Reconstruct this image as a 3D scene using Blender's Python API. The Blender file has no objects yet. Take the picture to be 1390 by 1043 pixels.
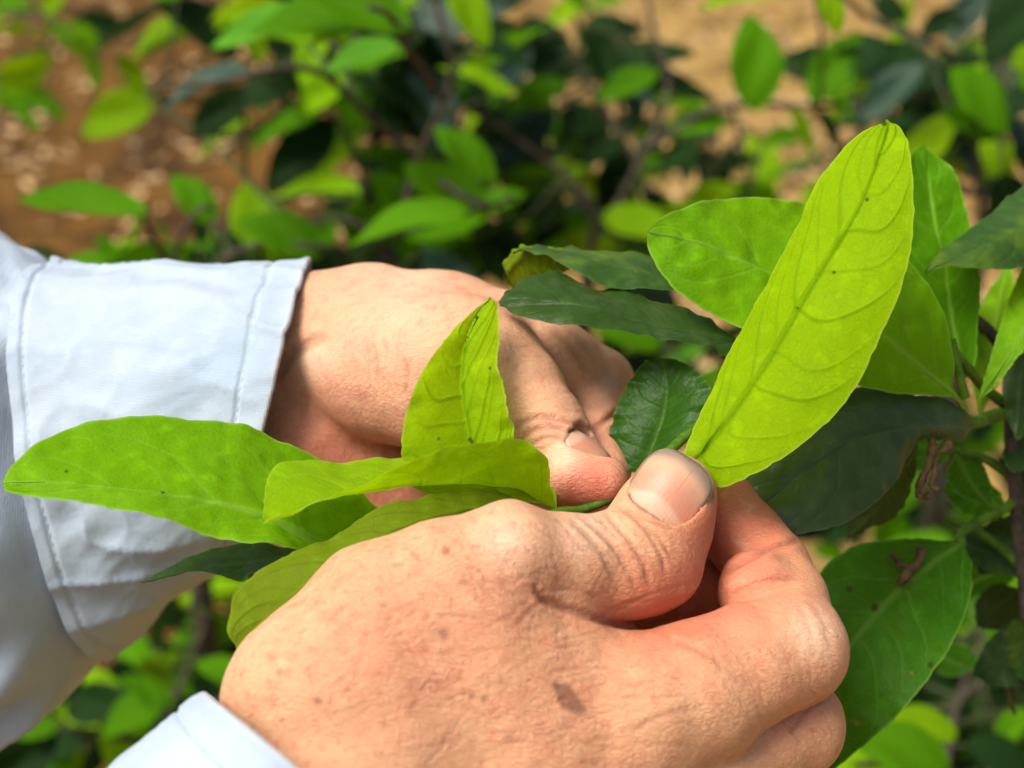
import bpy, math, random
import numpy as np
from mathutils import Matrix, Vector

random.seed(7)
rng = np.random.default_rng(11)
R = math.radians

# ------------------------------------------------------------------ camera, sky, sun, exposure
FPX, CX, CY = 1878.0, 695.0, 521.5            # focal length and centre in photo pixels (1390 x 1043)
PITCH = R(34)
CAM = np.array([0.0, 0.0, 1.16])
RIGHT = np.array([1.0, 0.0, 0.0])
FWD = np.array([0.0, math.cos(PITCH), -math.sin(PITCH)])
UP = np.array([0.0, math.sin(PITCH), math.cos(PITCH)])
scene = bpy.context.scene
cam_data = bpy.data.cameras.new('camera')
cam = bpy.data.objects.new('camera', cam_data)
scene.collection.objects.link(cam)
cam.location = CAM
cam.rotation_euler = (R(90) - PITCH, 0, 0)
cam_data.sensor_width = 36.0
cam_data.lens = 36.0 * FPX / 1390.0
cam_data.clip_start = 0.01
cam_data.clip_end = 200
cam_data.dof.use_dof = True
cam_data.dof.focus_distance = 0.272
cam_data.dof.aperture_fstop = 12.0
scene.camera = cam

SUN_EL, SUN_AZ = R(60), R(-108)                # azimuth from +Y, negative = to the left
world = bpy.data.worlds.new('World'); scene.world = world
world.use_nodes = True
wn = world.node_tree.nodes
sky = wn.new('ShaderNodeTexSky'); sky.sky_type = 'NISHITA'; sky.sun_disc = False
sky.sun_elevation = SUN_EL; sky.sun_rotation = SUN_AZ
sky.air_density = 0.7; sky.dust_density = 7.0; sky.ozone_density = 0.6
world.node_tree.links.new(sky.outputs[0], wn['Background'].inputs[0])
wn['Background'].inputs[1].default_value = 0.10
sun_data = bpy.data.lights.new('sun', 'SUN'); sun_data.energy = 2.4; sun_data.angle = R(26)
sun_data.color = (1.0, 0.94, 0.84)
sun = bpy.data.objects.new('sun', sun_data); scene.collection.objects.link(sun)
sdir = Vector((math.cos(SUN_EL) * math.sin(SUN_AZ), math.cos(SUN_EL) * math.cos(SUN_AZ), math.sin(SUN_EL)))
sun.rotation_euler = (-sdir).to_track_quat('-Z', 'Y').to_euler()
sun.location = (0, 0, 6)
vs = scene.view_settings
vs.view_transform = 'Standard'; vs.look = 'None'; vs.gamma = 1.0; vs.exposure = 0.76; vs.use_curve_mapping = False
scene.render.engine = 'CYCLES'
scene.cycles.use_denoising = True
scene.cycles.max_bounces = 8; scene.cycles.transmission_bounces = 6; scene.cycles.diffuse_bounces = 4
scene.cycles.caustics_reflective = False; scene.cycles.caustics_refractive = False

# ------------------------------------------------------------------ helpers
def cam3(px, py, d):                          # photo pixel at depth d -> camera space (x right, y up, z away)
    px, py, d = np.asarray(px, float), np.asarray(py, float), np.asarray(d, float)
    return np.stack([(px - CX) * d / FPX, -(py - CY) * d / FPX, d], -1)
def to_world(c):
    c = np.asarray(c, float)
    return CAM + c[..., :1] * RIGHT + c[..., 1:2] * UP + c[..., 2:3] * FWD
def P(px, py, d): return to_world(cam3(px, py, d))
def pix(c): return c[..., 0] / c[..., 2] * FPX + CX, -c[..., 1] / c[..., 2] * FPX + CY

def hash3(i, j, k, seed):
    h = (i * 374761393 + j * 668265263 + k * 1274126177 + seed * 974711) & 0xffffffff
    h = ((h ^ (h >> 13)) * 1274126177) & 0xffffffff
    return ((h ^ (h >> 16)) & 0xffff) / 65535.0
def vnoise(p, seed=0):                        # value noise in -1..1
    p = np.asarray(p, float); f = np.floor(p); i = f.astype(np.int64); t = p - f; t = t * t * (3 - 2 * t)
    out = 0
    for a in (0, 1):
        for b in (0, 1):
            for c in (0, 1):
                w = (t[..., 0] if a else 1 - t[..., 0]) * (t[..., 1] if b else 1 - t[..., 1]) * (t[..., 2] if c else 1 - t[..., 2])
                out = out + w * hash3(i[..., 0] + a, i[..., 1] + b, i[..., 2] + c, seed)
    return out * 2 - 1
def sstep(a, b, x):
    t = np.clip((x - a) / (b - a), 0, 1); return t * t * (3 - 2 * t)
def spline(pts, n, closed=False):             # centripetal-ish Catmull-Rom resampled evenly by length
    p = np.asarray(pts, float)
    if len(p) == 2:
        p = np.stack([p[0], (p[0] + p[1]) / 2, p[1]])
    e = np.vstack([2 * p[0] - p[1], p, 2 * p[-1] - p[-2]])
    out = []
    for i in range(len(p) - 1):
        p0, p1, p2, p3 = e[i:i + 4]
        t = np.linspace(0, 1, 24, endpoint=False)[:, None]
        out.append(0.5 * (2 * p1 + (p2 - p0) * t + (2 * p0 - 5 * p1 + 4 * p2 - p3) * t ** 2 + (3 * p1 - p0 - 3 * p2 + p3) * t ** 3))
    out = np.vstack(out + [p[-1:]])
    L = np.concatenate([[0], np.cumsum(np.linalg.norm(np.diff(out, axis=0), axis=1))])
    s = np.linspace(0, L[-1], n)
    return np.stack([np.interp(s, L, out[:, k]) for k in range(out.shape[1])], 1)

def link(o): scene.collection.objects.link(o); return o
def mesh_from(name, verts, faces, mat=None, attrs=None, smooth=True):
    me = bpy.data.meshes.new(name)
    verts = np.asarray(verts, np.float32)
    if isinstance(faces, np.ndarray):
        n, k = faces.shape
        me.vertices.add(len(verts)); me.vertices.foreach_set('co', verts.ravel())
        me.loops.add(n * k); me.loops.foreach_set('vertex_index', faces.astype(np.int32).ravel())
        me.polygons.add(n)
        me.polygons.foreach_set('loop_start', np.arange(0, n * k, k, dtype=np.int32))
        me.update(calc_edges=True)
    else:
        me.from_pydata(verts.tolist(), [], faces); me.update()
    if attrs:
        for k, v in attrs.items():
            a = me.attributes.new(k, 'FLOAT', 'POINT'); a.data.foreach_set('value', np.asarray(v, np.float32))
    if mat: me.materials.append(mat)
    if smooth: me.polygons.foreach_set('use_smooth', np.ones(len(me.polygons), bool))
    me.validate()
    return me
def obj(name, me, parent=None, mat=None):
    o = link(bpy.data.objects.new(name, me))
    if parent is not None: o.parent = parent; o.matrix_parent_inverse = parent.matrix_world.inverted() if False else Matrix.Translation(-parent.location)
    return o
def empty(name, loc):
    o = link(bpy.data.objects.new(name, None)); o.location = loc; o.empty_display_size = 0.05; return o
def tag(o, label=None, cat=None, group=None, kind=None):
    if label: o['label'] = label
    if cat: o['category'] = cat
    if group: o['group'] = group
    if kind: o['kind'] = kind
    return o

def tube_data(path, rad, seg=8, closed_ends=True, jit=0.0):
    path = np.asarray(path, float); n = len(path)
    rad = np.broadcast_to(np.asarray(rad, float), (n,))
    tan = np.gradient(path, axis=0); tan /= np.linalg.norm(tan, axis=1)[:, None] + 1e-12
    ref = np.array([0.3, 0.2, 0.93]); V = []
    u = np.cross(tan[0], ref); u /= np.linalg.norm(u)
    for i in range(n):
        u = u - tan[i] * np.dot(u, tan[i]); u /= np.linalg.norm(u); w = np.cross(tan[i], u)
        a = np.arange(seg) * 2 * np.pi / seg
        r = rad[i] * (1 + jit * (rng.random(seg) - .5))
        V.append(path[i] + (np.cos(a) * r)[:, None] * u + (np.sin(a) * r)[:, None] * w)
    V = np.vstack(V); F = []
    for i in range(n - 1):
        for j in range(seg):
            F.append((i * seg + j, i * seg + (j + 1) % seg, (i + 1) * seg + (j + 1) % seg, (i + 1) * seg + j))
    if closed_ends:
        F.append(tuple(range(seg))[::-1]); F.append(tuple((n - 1) * seg + j for j in range(seg)))
    return V, F
def join_data(parts):
    V, F, o = [], [], 0
    for v, f in parts:
        V.append(v); F += [tuple(i + o for i in q) for q in f]; o += len(v)
    return np.vstack(V), F

# ------------------------------------------------------------------ material helpers
def new_mat(name):
    m = bpy.data.materials.new(name); m.use_nodes = True
    nt = m.node_tree; nt.nodes.clear()
    return m, nt
def N(nt, t, **kw):
    n = nt.nodes.new(t)
    for k, v in kw.items():
        if k == 'inp':
            for kk, vv in v.items():
                s = n.inputs[kk]
                if isinstance(vv, bpy.types.NodeSocket): nt.links.new(vv, s)
                else: s.default_value = vv
        else: setattr(n, k, v)
    return n
def rgba(c): return (c[0], c[1], c[2], 1.0)
def attr(nt, name): return N(nt, 'ShaderNodeAttribute', attribute_name=name).outputs['Fac']
def mixc(nt, fac, a, b, mode='MIX'):
    n = N(nt, 'ShaderNodeMix', data_type='RGBA', blend_type=mode)
    for s, v in ((n.inputs[0], fac), (n.inputs[6], a), (n.inputs[7], b)):
        if isinstance(v, bpy.types.NodeSocket): nt.links.new(v, s)
        elif isinstance(v, (int, float)): s.default_value = v
        else: s.default_value = rgba(v)
    return n.outputs[2]
def mth(nt, op, a, b=None, c=None, clamp=False):
    n = N(nt, 'ShaderNodeMath', operation=op, use_clamp=clamp)
    for i, v in enumerate((a, b, c)):
        if v is None: continue
        if isinstance(v, bpy.types.NodeSocket): nt.links.new(v, n.inputs[i])
        else: n.inputs[i].default_value = v
    return n.outputs[0]
def ramp(nt, fac, lo, hi):
    n = N(nt, 'ShaderNodeMapRange', interpolation_type='SMOOTHSTEP', inp={'Value': fac, 'From Min': lo, 'From Max': hi})
    return n.outputs[0]
def coords(nt, scale=(1, 1, 1), rot=(0, 0, 0)):
    tc = N(nt, 'ShaderNodeTexCoord')
    return N(nt, 'ShaderNodeMapping', inp={'Vector': tc.outputs['Object'], 'Scale': scale, 'Rotation': rot}).outputs[0]
def noise(nt, vec, scale, detail=3, rough=.55, dist=0):
    return N(nt, 'ShaderNodeTexNoise', inp={'Vector': vec, 'Scale': scale, 'Detail': detail, 'Roughness': rough, 'Distortion': dist}).outputs[0]
def voro(nt, vec, scale, feature='F1'):
    return N(nt, 'ShaderNodeTexVoronoi', feature=feature, inp={'Vector': vec, 'Scale': scale}).outputs['Distance']
def bump(nt, h, dist, strength=1.0, normal=None):
    n = N(nt, 'ShaderNodeBump', inp={'Height': h, 'Distance': dist, 'Strength': strength})
    if normal is not None: nt.links.new(normal, n.inputs['Normal'])
    return n.outputs[0]
def out(nt, sh): N(nt, 'ShaderNodeOutputMaterial', inp={'Surface': sh})

def leaf_mat(name, top, under, vein_top, vein_under, trans, tfac, rough=0.46, mott=(0.05, 0.08, 0.03), mfac=0.35, spec=0.04, detail=True, bd=.00015, dust=0.0, tan=(0.20, 0.14, 0.03), blem=0.0):
    m, nt = new_mat(name)
    back = N(nt, 'ShaderNodeNewGeometry').outputs['Backfacing']
    co = coords(nt)
    info = N(nt, 'ShaderNodeObjectInfo').outputs['Random']
    col = mixc(nt, back, top, under)
    big = noise(nt, co, 70, 3, .6)
    col = mixc(nt, mth(nt, 'MULTIPLY', ramp(nt, big, .45, .75), mfac), col, mott)
    col = mixc(nt, mth(nt, 'MULTIPLY', ramp(nt, noise(nt, co, 260, 2), .5, .75), mfac * .8), col, tuple(min(1, c * 1.7) for c in top))
    if detail:
        cells = voro(nt, co, 900, 'DISTANCE_TO_EDGE')
        net = ramp(nt, cells, 0.10, 0.0)
        vc = mixc(nt, back, vein_top, vein_under)
        col = mixc(nt, mth(nt, 'MULTIPLY', net, 0.14), col, vc)
        wv = N(nt, 'ShaderNodeVectorMath', operation='MULTIPLY_ADD', inp={0: N(nt, 'ShaderNodeTexNoise', inp={'Vector': co, 'Scale': 220.0, 'Detail': 2}).outputs['Color'], 1: (.004, .004, .004), 2: co}).outputs[0]
        net2 = ramp(nt, voro(nt, wv, 330, 'DISTANCE_TO_EDGE'), .07, .0)
        col = mixc(nt, mth(nt, 'MULTIPLY', net2, mth(nt, 'ADD', mth(nt, 'MULTIPLY', back, .14), .07)), col, vc)
        glands = ramp(nt, voro(nt, co, 1500), .32, .12)
        col = mixc(nt, mth(nt, 'MULTIPLY', glands, 0.2), col, tuple(min(1, c * 1.8) for c in top))
        v = attr(nt, 'vein')
        col = mixc(nt, mth(nt, 'MULTIPLY', v, 0.8), col, vc)
        col = mixc(nt, mth(nt, 'MULTIPLY', attr(nt, 'rim'), 0.85), col, vein_top)
        if blem:
            b = ramp(nt, noise(nt, co, 190, 4, .7), .70 - blem * .06, .76 - blem * .06)
            col = mixc(nt, mth(nt, 'MULTIPLY', b, .7), col, tan)
        if dust:
            col = mixc(nt, mth(nt, 'MULTIPLY', ramp(nt, noise(nt, co, 120, 5, .65), .35, .8), dust), col, (0.17, 0.21, 0.11))
        col = mixc(nt, attr(nt, 'speck'), col, (0.025, 0.02, 0.005))
        h = mth(nt, 'ADD', mth(nt, 'MULTIPLY', mth(nt, 'ADD', cells, mth(nt, 'MULTIPLY', net2, -.25)), .6), mth(nt, 'MULTIPLY', noise(nt, co, 500, 3), .7))
        nrm = bump(nt, h, bd, 0.8)
    else:
        col = mixc(nt, mth(nt, 'MULTIPLY', info, .5), col, tuple(c * .4 for c in top))
        nrm = bump(nt, noise(nt, co, 120, 2), 0.0006, .6)
    ro = mth(nt, 'ADD', mth(nt, 'MULTIPLY', noise(nt, co, 150, 2), .2), rough - .1)
    ro = mth(nt, 'ADD', ro, mth(nt, 'MULTIPLY', back, .15))
    p = N(nt, 'ShaderNodeBsdfPrincipled', inp={'Base Color': col, 'Roughness': ro, 'Specular IOR Level': spec, 'Normal': nrm})
    tcol = mixc(nt, 0.55, trans, col)
    t = N(nt, 'ShaderNodeBsdfTranslucent', inp={'Color': tcol, 'Normal': nrm})
    mx = N(nt, 'ShaderNodeMixShader', inp={0: tfac, 1: p.outputs[0], 2: t.outputs[0]})
    out(nt, mx.outputs[0]); return m

LIME = leaf_mat('young_leaf', (0.26, 0.46, 0.003), (0.255, 0.45, 0.002), (0.36, 0.52, 0.04), (0.14, 0.29, 0.002), (0.50, 0.74, 0.003), 0.50, .46, (0.14, 0.34, 0.005), .35)
GREEN = leaf_mat('green_leaf', (0.135, 0.34, 0.002), (0.19, 0.34, 0.006), (0.24, 0.46, 0.05), (0.16, 0.30, 0.04), (0.36, 0.68, 0.002), 0.42, .46, (0.065, 0.22, 0.003), .5)
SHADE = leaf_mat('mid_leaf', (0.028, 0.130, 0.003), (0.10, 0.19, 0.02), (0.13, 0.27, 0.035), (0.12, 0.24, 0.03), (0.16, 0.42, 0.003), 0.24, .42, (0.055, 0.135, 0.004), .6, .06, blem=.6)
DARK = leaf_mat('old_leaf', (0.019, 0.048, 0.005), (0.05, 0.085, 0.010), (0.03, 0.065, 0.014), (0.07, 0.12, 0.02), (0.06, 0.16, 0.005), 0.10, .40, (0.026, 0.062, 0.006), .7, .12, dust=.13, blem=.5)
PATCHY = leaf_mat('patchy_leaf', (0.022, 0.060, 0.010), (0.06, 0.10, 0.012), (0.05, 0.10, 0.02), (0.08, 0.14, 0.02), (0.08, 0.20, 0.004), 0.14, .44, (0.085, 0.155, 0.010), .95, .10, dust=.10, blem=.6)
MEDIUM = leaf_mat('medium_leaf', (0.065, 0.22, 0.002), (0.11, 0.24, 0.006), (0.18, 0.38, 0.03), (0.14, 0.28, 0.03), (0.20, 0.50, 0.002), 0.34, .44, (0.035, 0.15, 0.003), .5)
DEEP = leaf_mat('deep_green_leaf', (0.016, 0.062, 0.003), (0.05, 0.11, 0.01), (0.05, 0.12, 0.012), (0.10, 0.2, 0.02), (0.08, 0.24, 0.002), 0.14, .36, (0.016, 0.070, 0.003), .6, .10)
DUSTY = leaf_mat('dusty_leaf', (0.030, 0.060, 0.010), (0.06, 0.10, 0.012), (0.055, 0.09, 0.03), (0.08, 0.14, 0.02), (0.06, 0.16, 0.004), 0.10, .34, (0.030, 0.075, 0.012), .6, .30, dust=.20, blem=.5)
OLIVE = leaf_mat('olive_leaf', (0.10, 0.20, 0.006), (0.115, 0.175, 0.004), (0.15, 0.22, 0.012), (0.09, 0.13, 0.004), (0.28, 0.34, 0.002), 0.24, .5, (0.08, 0.15, 0.004), .4, .06)
B_LIME = leaf_mat('far_young_leaf', (0.22, 0.48, 0.004), (0.26, 0.46, 0.008), (0.3, .5, .05), (.2, .3, .05), (0.55, 0.80, 0.002), 0.5, .42, detail=False, mfac=.3)
B_PALE = leaf_mat('far_pale_leaf', (0.11, 0.36, 0.022), (0.15, 0.36, 0.03), (0.3, .5, .05), (.2, .3, .05), (0.26, 0.58, 0.02), 0.35, .36, detail=False, mfac=.25)
B_GREEN = leaf_mat('far_green_leaf', (0.085, 0.27, 0.002), (0.11, 0.26, 0.008), (0.3, .5, .05), (.2, .3, .05), (0.24, 0.62, 0.002), 0.42, .42, detail=False)
B_DARK = leaf_mat('far_shaded_leaf', (0.008, 0.030, 0.004), (0.05, 0.10, 0.03), (0.3, .5, .05), (.2, .3, .05), (0.04, 0.12, 0.004), 0.12, .46, detail=False, spec=.06)  # dark foliage, base colour lowered further to stand in for shadow among leaves
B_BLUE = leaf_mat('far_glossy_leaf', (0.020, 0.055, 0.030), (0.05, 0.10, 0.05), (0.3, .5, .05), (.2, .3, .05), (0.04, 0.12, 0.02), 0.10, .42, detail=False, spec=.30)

def skin_mat(name, base, redc, warm):
    m, nt = new_mat(name)
    co = coords(nt)
    red = attr(nt, 'red'); spot = attr(nt, 'spot'); pale = attr(nt, 'pale'); dirt = attr(nt, 'dirt')
    n1 = noise(nt, co, 60, 4, .6); n2 = noise(nt, co, 260, 4, .65)
    col = mixc(nt, mth(nt, 'MULTIPLY', ramp(nt, n1, .35, .7), .55), base, warm)
    col = mixc(nt, mth(nt, 'MULTIPLY', ramp(nt, n2, .46, .74), .50), col, redc)
    blot = mth(nt, 'MULTIPLY', ramp(nt, noise(nt, co, 420, 3, .6), .58, .72), ramp(nt, noise(nt, co, 90, 2), .4, .65))
    col = mixc(nt, mth(nt, 'MULTIPLY', blot, .42), col, tuple(c * .45 for c in redc))
    col = mixc(nt, red, col, redc)
    col = mixc(nt, pale, col, (0.82, 0.62, 0.45))
    fr = voro(nt, co, 130)
    fre = mth(nt, 'MULTIPLY', ramp(nt, mth(nt, 'ADD', fr, mth(nt, 'MULTIPLY', n2, .35)), .36, .24), attr(nt, 'freck'))
    col = mixc(nt, mth(nt, 'MULTIPLY', fre, .35), col, (0.34, 0.13, 0.06))
    sp2 = mth(nt, 'MULTIPLY', ramp(nt, noise(nt, co, 520, 2, .5), .60, .70), attr(nt, 'freck'))
    col = mixc(nt, mth(nt, 'MULTIPLY', sp2, .36), col, (0.42, 0.15, 0.075))
    pl2 = ramp(nt, noise(nt, co, 210, 3, .6), .56, .72)
    col = mixc(nt, mth(nt, 'MULTIPLY', pl2, .28), col, (0.78, 0.50, 0.30))
    col = mixc(nt, mth(nt, 'MULTIPLY', spot, .85), col, (0.19, 0.08, 0.045))
    col = mixc(nt, dirt, col, (0.10, 0.075, 0.055))
    col = mixc(nt, mth(nt, 'MULTIPLY', attr(nt, 'crease'), .36), col, (0.27, 0.095, 0.055))
    # skin relief: two crossing nets of fine creases, pores and soft lumps
    warp = N(nt, 'ShaderNodeTexNoise', inp={'Vector': co, 'Scale': 180, 'Detail': 3}).outputs['Color']
    def net(scale3, rot, sc):
        v = N(nt, 'ShaderNodeVectorMath', operation='MULTIPLY_ADD', inp={0: warp, 1: (.0022, .0022, .0022), 2: co}).outputs[0]
        v = N(nt, 'ShaderNodeMapping', inp={'Vector': v, 'Scale': scale3, 'Rotation': rot}).outputs[0]
        return ramp(nt, voro(nt, v, sc, 'DISTANCE_TO_EDGE'), .0, .13)
    n_a = net((1, 3.4, 1.8), (0.4, 0.1, .35), 300); n_b = net((1, 2.6, 1.4), (0.2, 0.5, -.65), 480)
    patch = ramp(nt, noise(nt, co, 55, 2), .10, .70)
    lines = mth(nt, 'MULTIPLY', n_a, n_b)
    fine = noise(nt, coords(nt, (1, 2.4, 1.4), (0, 0, .5)), 700, 5, .7)
    big = noise(nt, co, 170, 3, .5)
    h = mth(nt, 'ADD', mth(nt, 'MULTIPLY', fine, .70), mth(nt, 'MULTIPLY', lines, .13))
    h = mth(nt, 'ADD', h, mth(nt, 'MULTIPLY', big, .8))
    nrm = bump(nt, h, 0.00048, .9)
    gap = mth(nt, 'MULTIPLY', mth(nt, 'SUBTRACT', 1.0, lines), patch)
    col = mixc(nt, mth(nt, 'MULTIPLY', gap, .20), col, tuple(c * .45 for c in redc))
    col = mixc(nt, mth(nt, 'MULTIPLY', ramp(nt, fine, .52, .8), .22), col, (0.80, 0.55, 0.36))
    ro = mth(nt, 'ADD', mth(nt, 'MULTIPLY', n2, .22), .42)
    p = N(nt, 'ShaderNodeBsdfPrincipled', inp={'Base Color': col, 'Roughness': ro, 'Specular IOR Level': .34, 'Normal': nrm,
          'Subsurface Weight': .22, 'Subsurface Radius': (1.0, .34, .18), 'Subsurface Scale': .0032})
    out(nt, p.outputs[0]); return m
SKIN = skin_mat('weathered_skin', (0.61, 0.325, 0.175), (0.57, 0.18, 0.10), (0.65, 0.36, 0.185))
SKIN_PINK = skin_mat('pink_skin', (0.62, 0.345, 0.205), (0.56, 0.17, 0.11), (0.64, 0.35, 0.18))

def nail_mat():
    m, nt = new_mat('thumb_nail_plate')
    a = attr(nt, 'na'); b = attr(nt, 'nb'); co = coords(nt)
    ab = mth(nt, 'ADD', a, mth(nt, 'MULTIPLY', mth(nt, 'MULTIPLY', b, b), .35))
    nz = noise(nt, co, 350, 3)
    ab2 = mth(nt, 'ADD', ab, mth(nt, 'MULTIPLY', mth(nt, 'SUBTRACT', nz, .5), .12))
    col = mixc(nt, ramp(nt, ab2, -.52, -.32), (0.55, 0.34, 0.23), (0.50, 0.225, 0.14))
    col = mixc(nt, ramp(nt, ab2, .0, .75), col, (0.52, 0.31, 0.19))
    col = mixc(nt, mth(nt, 'MULTIPLY', ramp(nt, ab2, .52, .95), .85), col, (0.15, 0.13, 0.10))
    edge = mth(nt, 'MAXIMUM', mth(nt, 'ABSOLUTE', b), mth(nt, 'ABSOLUTE', a))
    col = mixc(nt, mth(nt, 'MULTIPLY', ramp(nt, mth(nt, 'ADD', edge, mth(nt, 'MULTIPLY', nz, .16)), .95, 1.06), .75), col, (0.12, 0.085, 0.055))
    col = mixc(nt, mth(nt, 'MULTIPLY', ramp(nt, noise(nt, co, 900, 2), .62, .75), .35), col, (0.30, 0.17, 0.11))
    ridg = N(nt, 'ShaderNodeCombineXYZ', inp={0: mth(nt, 'MULTIPLY', b, 22), 1: mth(nt, 'MULTIPLY', a, 1.2), 2: 0.0}).outputs[0]
    crack = ramp(nt, mth(nt, 'ABSOLUTE', mth(nt, 'SUBTRACT', mth(nt, 'ADD', b, mth(nt, 'MULTIPLY', nz, .08)), .30)), .018, .0)
    col = mixc(nt, mth(nt, 'MULTIPLY', mth(nt, 'MULTIPLY', crack, ramp(nt, a, -.2, .2)), .55), col, (0.20, 0.13, 0.08))
    nrm = bump(nt, noise(nt, ridg, 1.0, 2), 0.00008, .9)
    p = N(nt, 'ShaderNodeBsdfPrincipled', inp={'Base Color': col, 'Roughness': .42, 'Specular IOR Level': .38, 'Normal': nrm,
          'Subsurface Weight': .25, 'Subsurface Radius': (1, .4, .25), 'Subsurface Scale': .0012})
    out(nt, p.outputs[0]); return m
NAIL = nail_mat()

def cloth_mat():
    m, nt = new_mat('pale_blue_cotton')
    co = coords(nt)
    n1 = noise(nt, co, 45, 5, .6); n2 = noise(nt, co, 220, 4, .7); n3 = noise(nt, co, 900, 3, .7)
    col = mixc(nt, ramp(nt, n1, .3, .7), (0.325, 0.415, 0.51), (0.385, 0.46, 0.535))
    col = mixc(nt, mth(nt, 'MULTIPLY', ramp(nt, n2, .5, .75), .45), col, (0.43, 0.50, 0.565))
    col = mixc(nt, mth(nt, 'MULTIPLY', ramp(nt, noise(nt, co, 130, 3), .62, .8), .25), col, (0.36, 0.39, 0.43))
    col = mixc(nt, attr(nt, 'wear'), col, (0.46, 0.48, 0.48))
    wv = N(nt, 'ShaderNodeTexWave', wave_type='BANDS', bands_direction='X', inp={'Vector': co, 'Scale': 700, 'Distortion': 2.0, 'Detail': 1.0}).outputs['Fac']
    wv2 = N(nt, 'ShaderNodeTexWave', wave_type='BANDS', bands_direction='Z', inp={'Vector': co, 'Scale': 700, 'Distortion': 2.0, 'Detail': 1.0}).outputs['Fac']
    h = mth(nt, 'ADD', mth(nt, 'ADD', mth(nt, 'MULTIPLY', wv, .22), mth(nt, 'MULTIPLY', wv2, .22)), mth(nt, 'MULTIPLY', n3, .5))
    nrm = bump(nt, h, 0.00022, .8)
    nrm = bump(nt, n1, 0.0014, .7, nrm)
    p = N(nt, 'ShaderNodeBsdfPrincipled', inp={'Base Color': col, 'Roughness': .85, 'Specular IOR Level': .15, 'Normal': nrm, 'Sheen Weight': .15})
    t = N(nt, 'ShaderNodeBsdfTranslucent', inp={'Color': (0.7, 0.78, 0.88, 1)})
    mx = N(nt, 'ShaderNodeMixShader', inp={0: .03, 1: p.outputs[0], 2: t.outputs[0]})
    out(nt, mx.outputs[0]); return m
CLOTH = cloth_mat()
def plain(name, c, rough=.6, var=.35, scale=200, c2=None, spec=.3, bd=.0003):
    m, nt = new_mat(name); co = coords(nt); n = noise(nt, co, scale, 4, .65)
    col = mixc(nt, ramp(nt, n, .35, .7), c, c2 or tuple(x * (1 - var) for x in c))
    p = N(nt, 'ShaderNodeBsdfPrincipled', inp={'Base Color': col, 'Roughness': rough, 'Specular IOR Level': spec, 'Normal': bump(nt, n, bd, .8)})
    out(nt, p.outputs[0]); return m
THREAD = plain('cotton_thread', (0.42, 0.48, 0.55), .8, .2)
STEM = plain('green_stem', (0.075, 0.155, 0.010), .5, .4, 300, (0.035, 0.085, 0.008), .12)
BARK = plain('grey_bark', (0.085, 0.070, 0.048), .85, .6, 160, (0.025, 0.021, 0.016), .2, .0012)
TWIG = plain('dark_twig', (0.045, 0.06, 0.018), .7, .5, 200)
DRY = plain('dry_flower', (0.13, 0.085, 0.03), .8, .6, 300, (0.04, 0.025, 0.010))

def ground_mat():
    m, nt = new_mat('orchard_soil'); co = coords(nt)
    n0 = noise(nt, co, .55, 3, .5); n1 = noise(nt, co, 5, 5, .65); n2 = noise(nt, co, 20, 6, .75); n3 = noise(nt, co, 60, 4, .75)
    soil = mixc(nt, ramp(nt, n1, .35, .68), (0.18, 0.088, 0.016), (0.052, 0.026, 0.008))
    sunlit_soil = mixc(nt, ramp(nt, n2, .35, .7), (0.52, 0.345, 0.105), (0.20, 0.115, 0.035))
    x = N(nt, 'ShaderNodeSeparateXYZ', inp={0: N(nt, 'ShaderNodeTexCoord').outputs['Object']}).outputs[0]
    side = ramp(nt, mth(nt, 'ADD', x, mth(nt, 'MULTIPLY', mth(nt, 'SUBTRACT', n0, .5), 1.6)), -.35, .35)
    col = mixc(nt, side, soil, sunlit_soil)  # tree shade on the left and sunlight on the right, painted into the colour
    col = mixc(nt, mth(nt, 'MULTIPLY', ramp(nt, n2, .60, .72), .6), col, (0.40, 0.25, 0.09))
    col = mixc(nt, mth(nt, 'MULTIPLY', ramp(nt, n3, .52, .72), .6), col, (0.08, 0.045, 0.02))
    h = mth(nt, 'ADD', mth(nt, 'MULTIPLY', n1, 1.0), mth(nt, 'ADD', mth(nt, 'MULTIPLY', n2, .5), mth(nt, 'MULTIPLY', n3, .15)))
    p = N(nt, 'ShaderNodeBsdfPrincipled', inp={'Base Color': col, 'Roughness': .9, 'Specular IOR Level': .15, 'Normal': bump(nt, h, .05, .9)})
    out(nt, p.outputs[0]); return m

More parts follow.
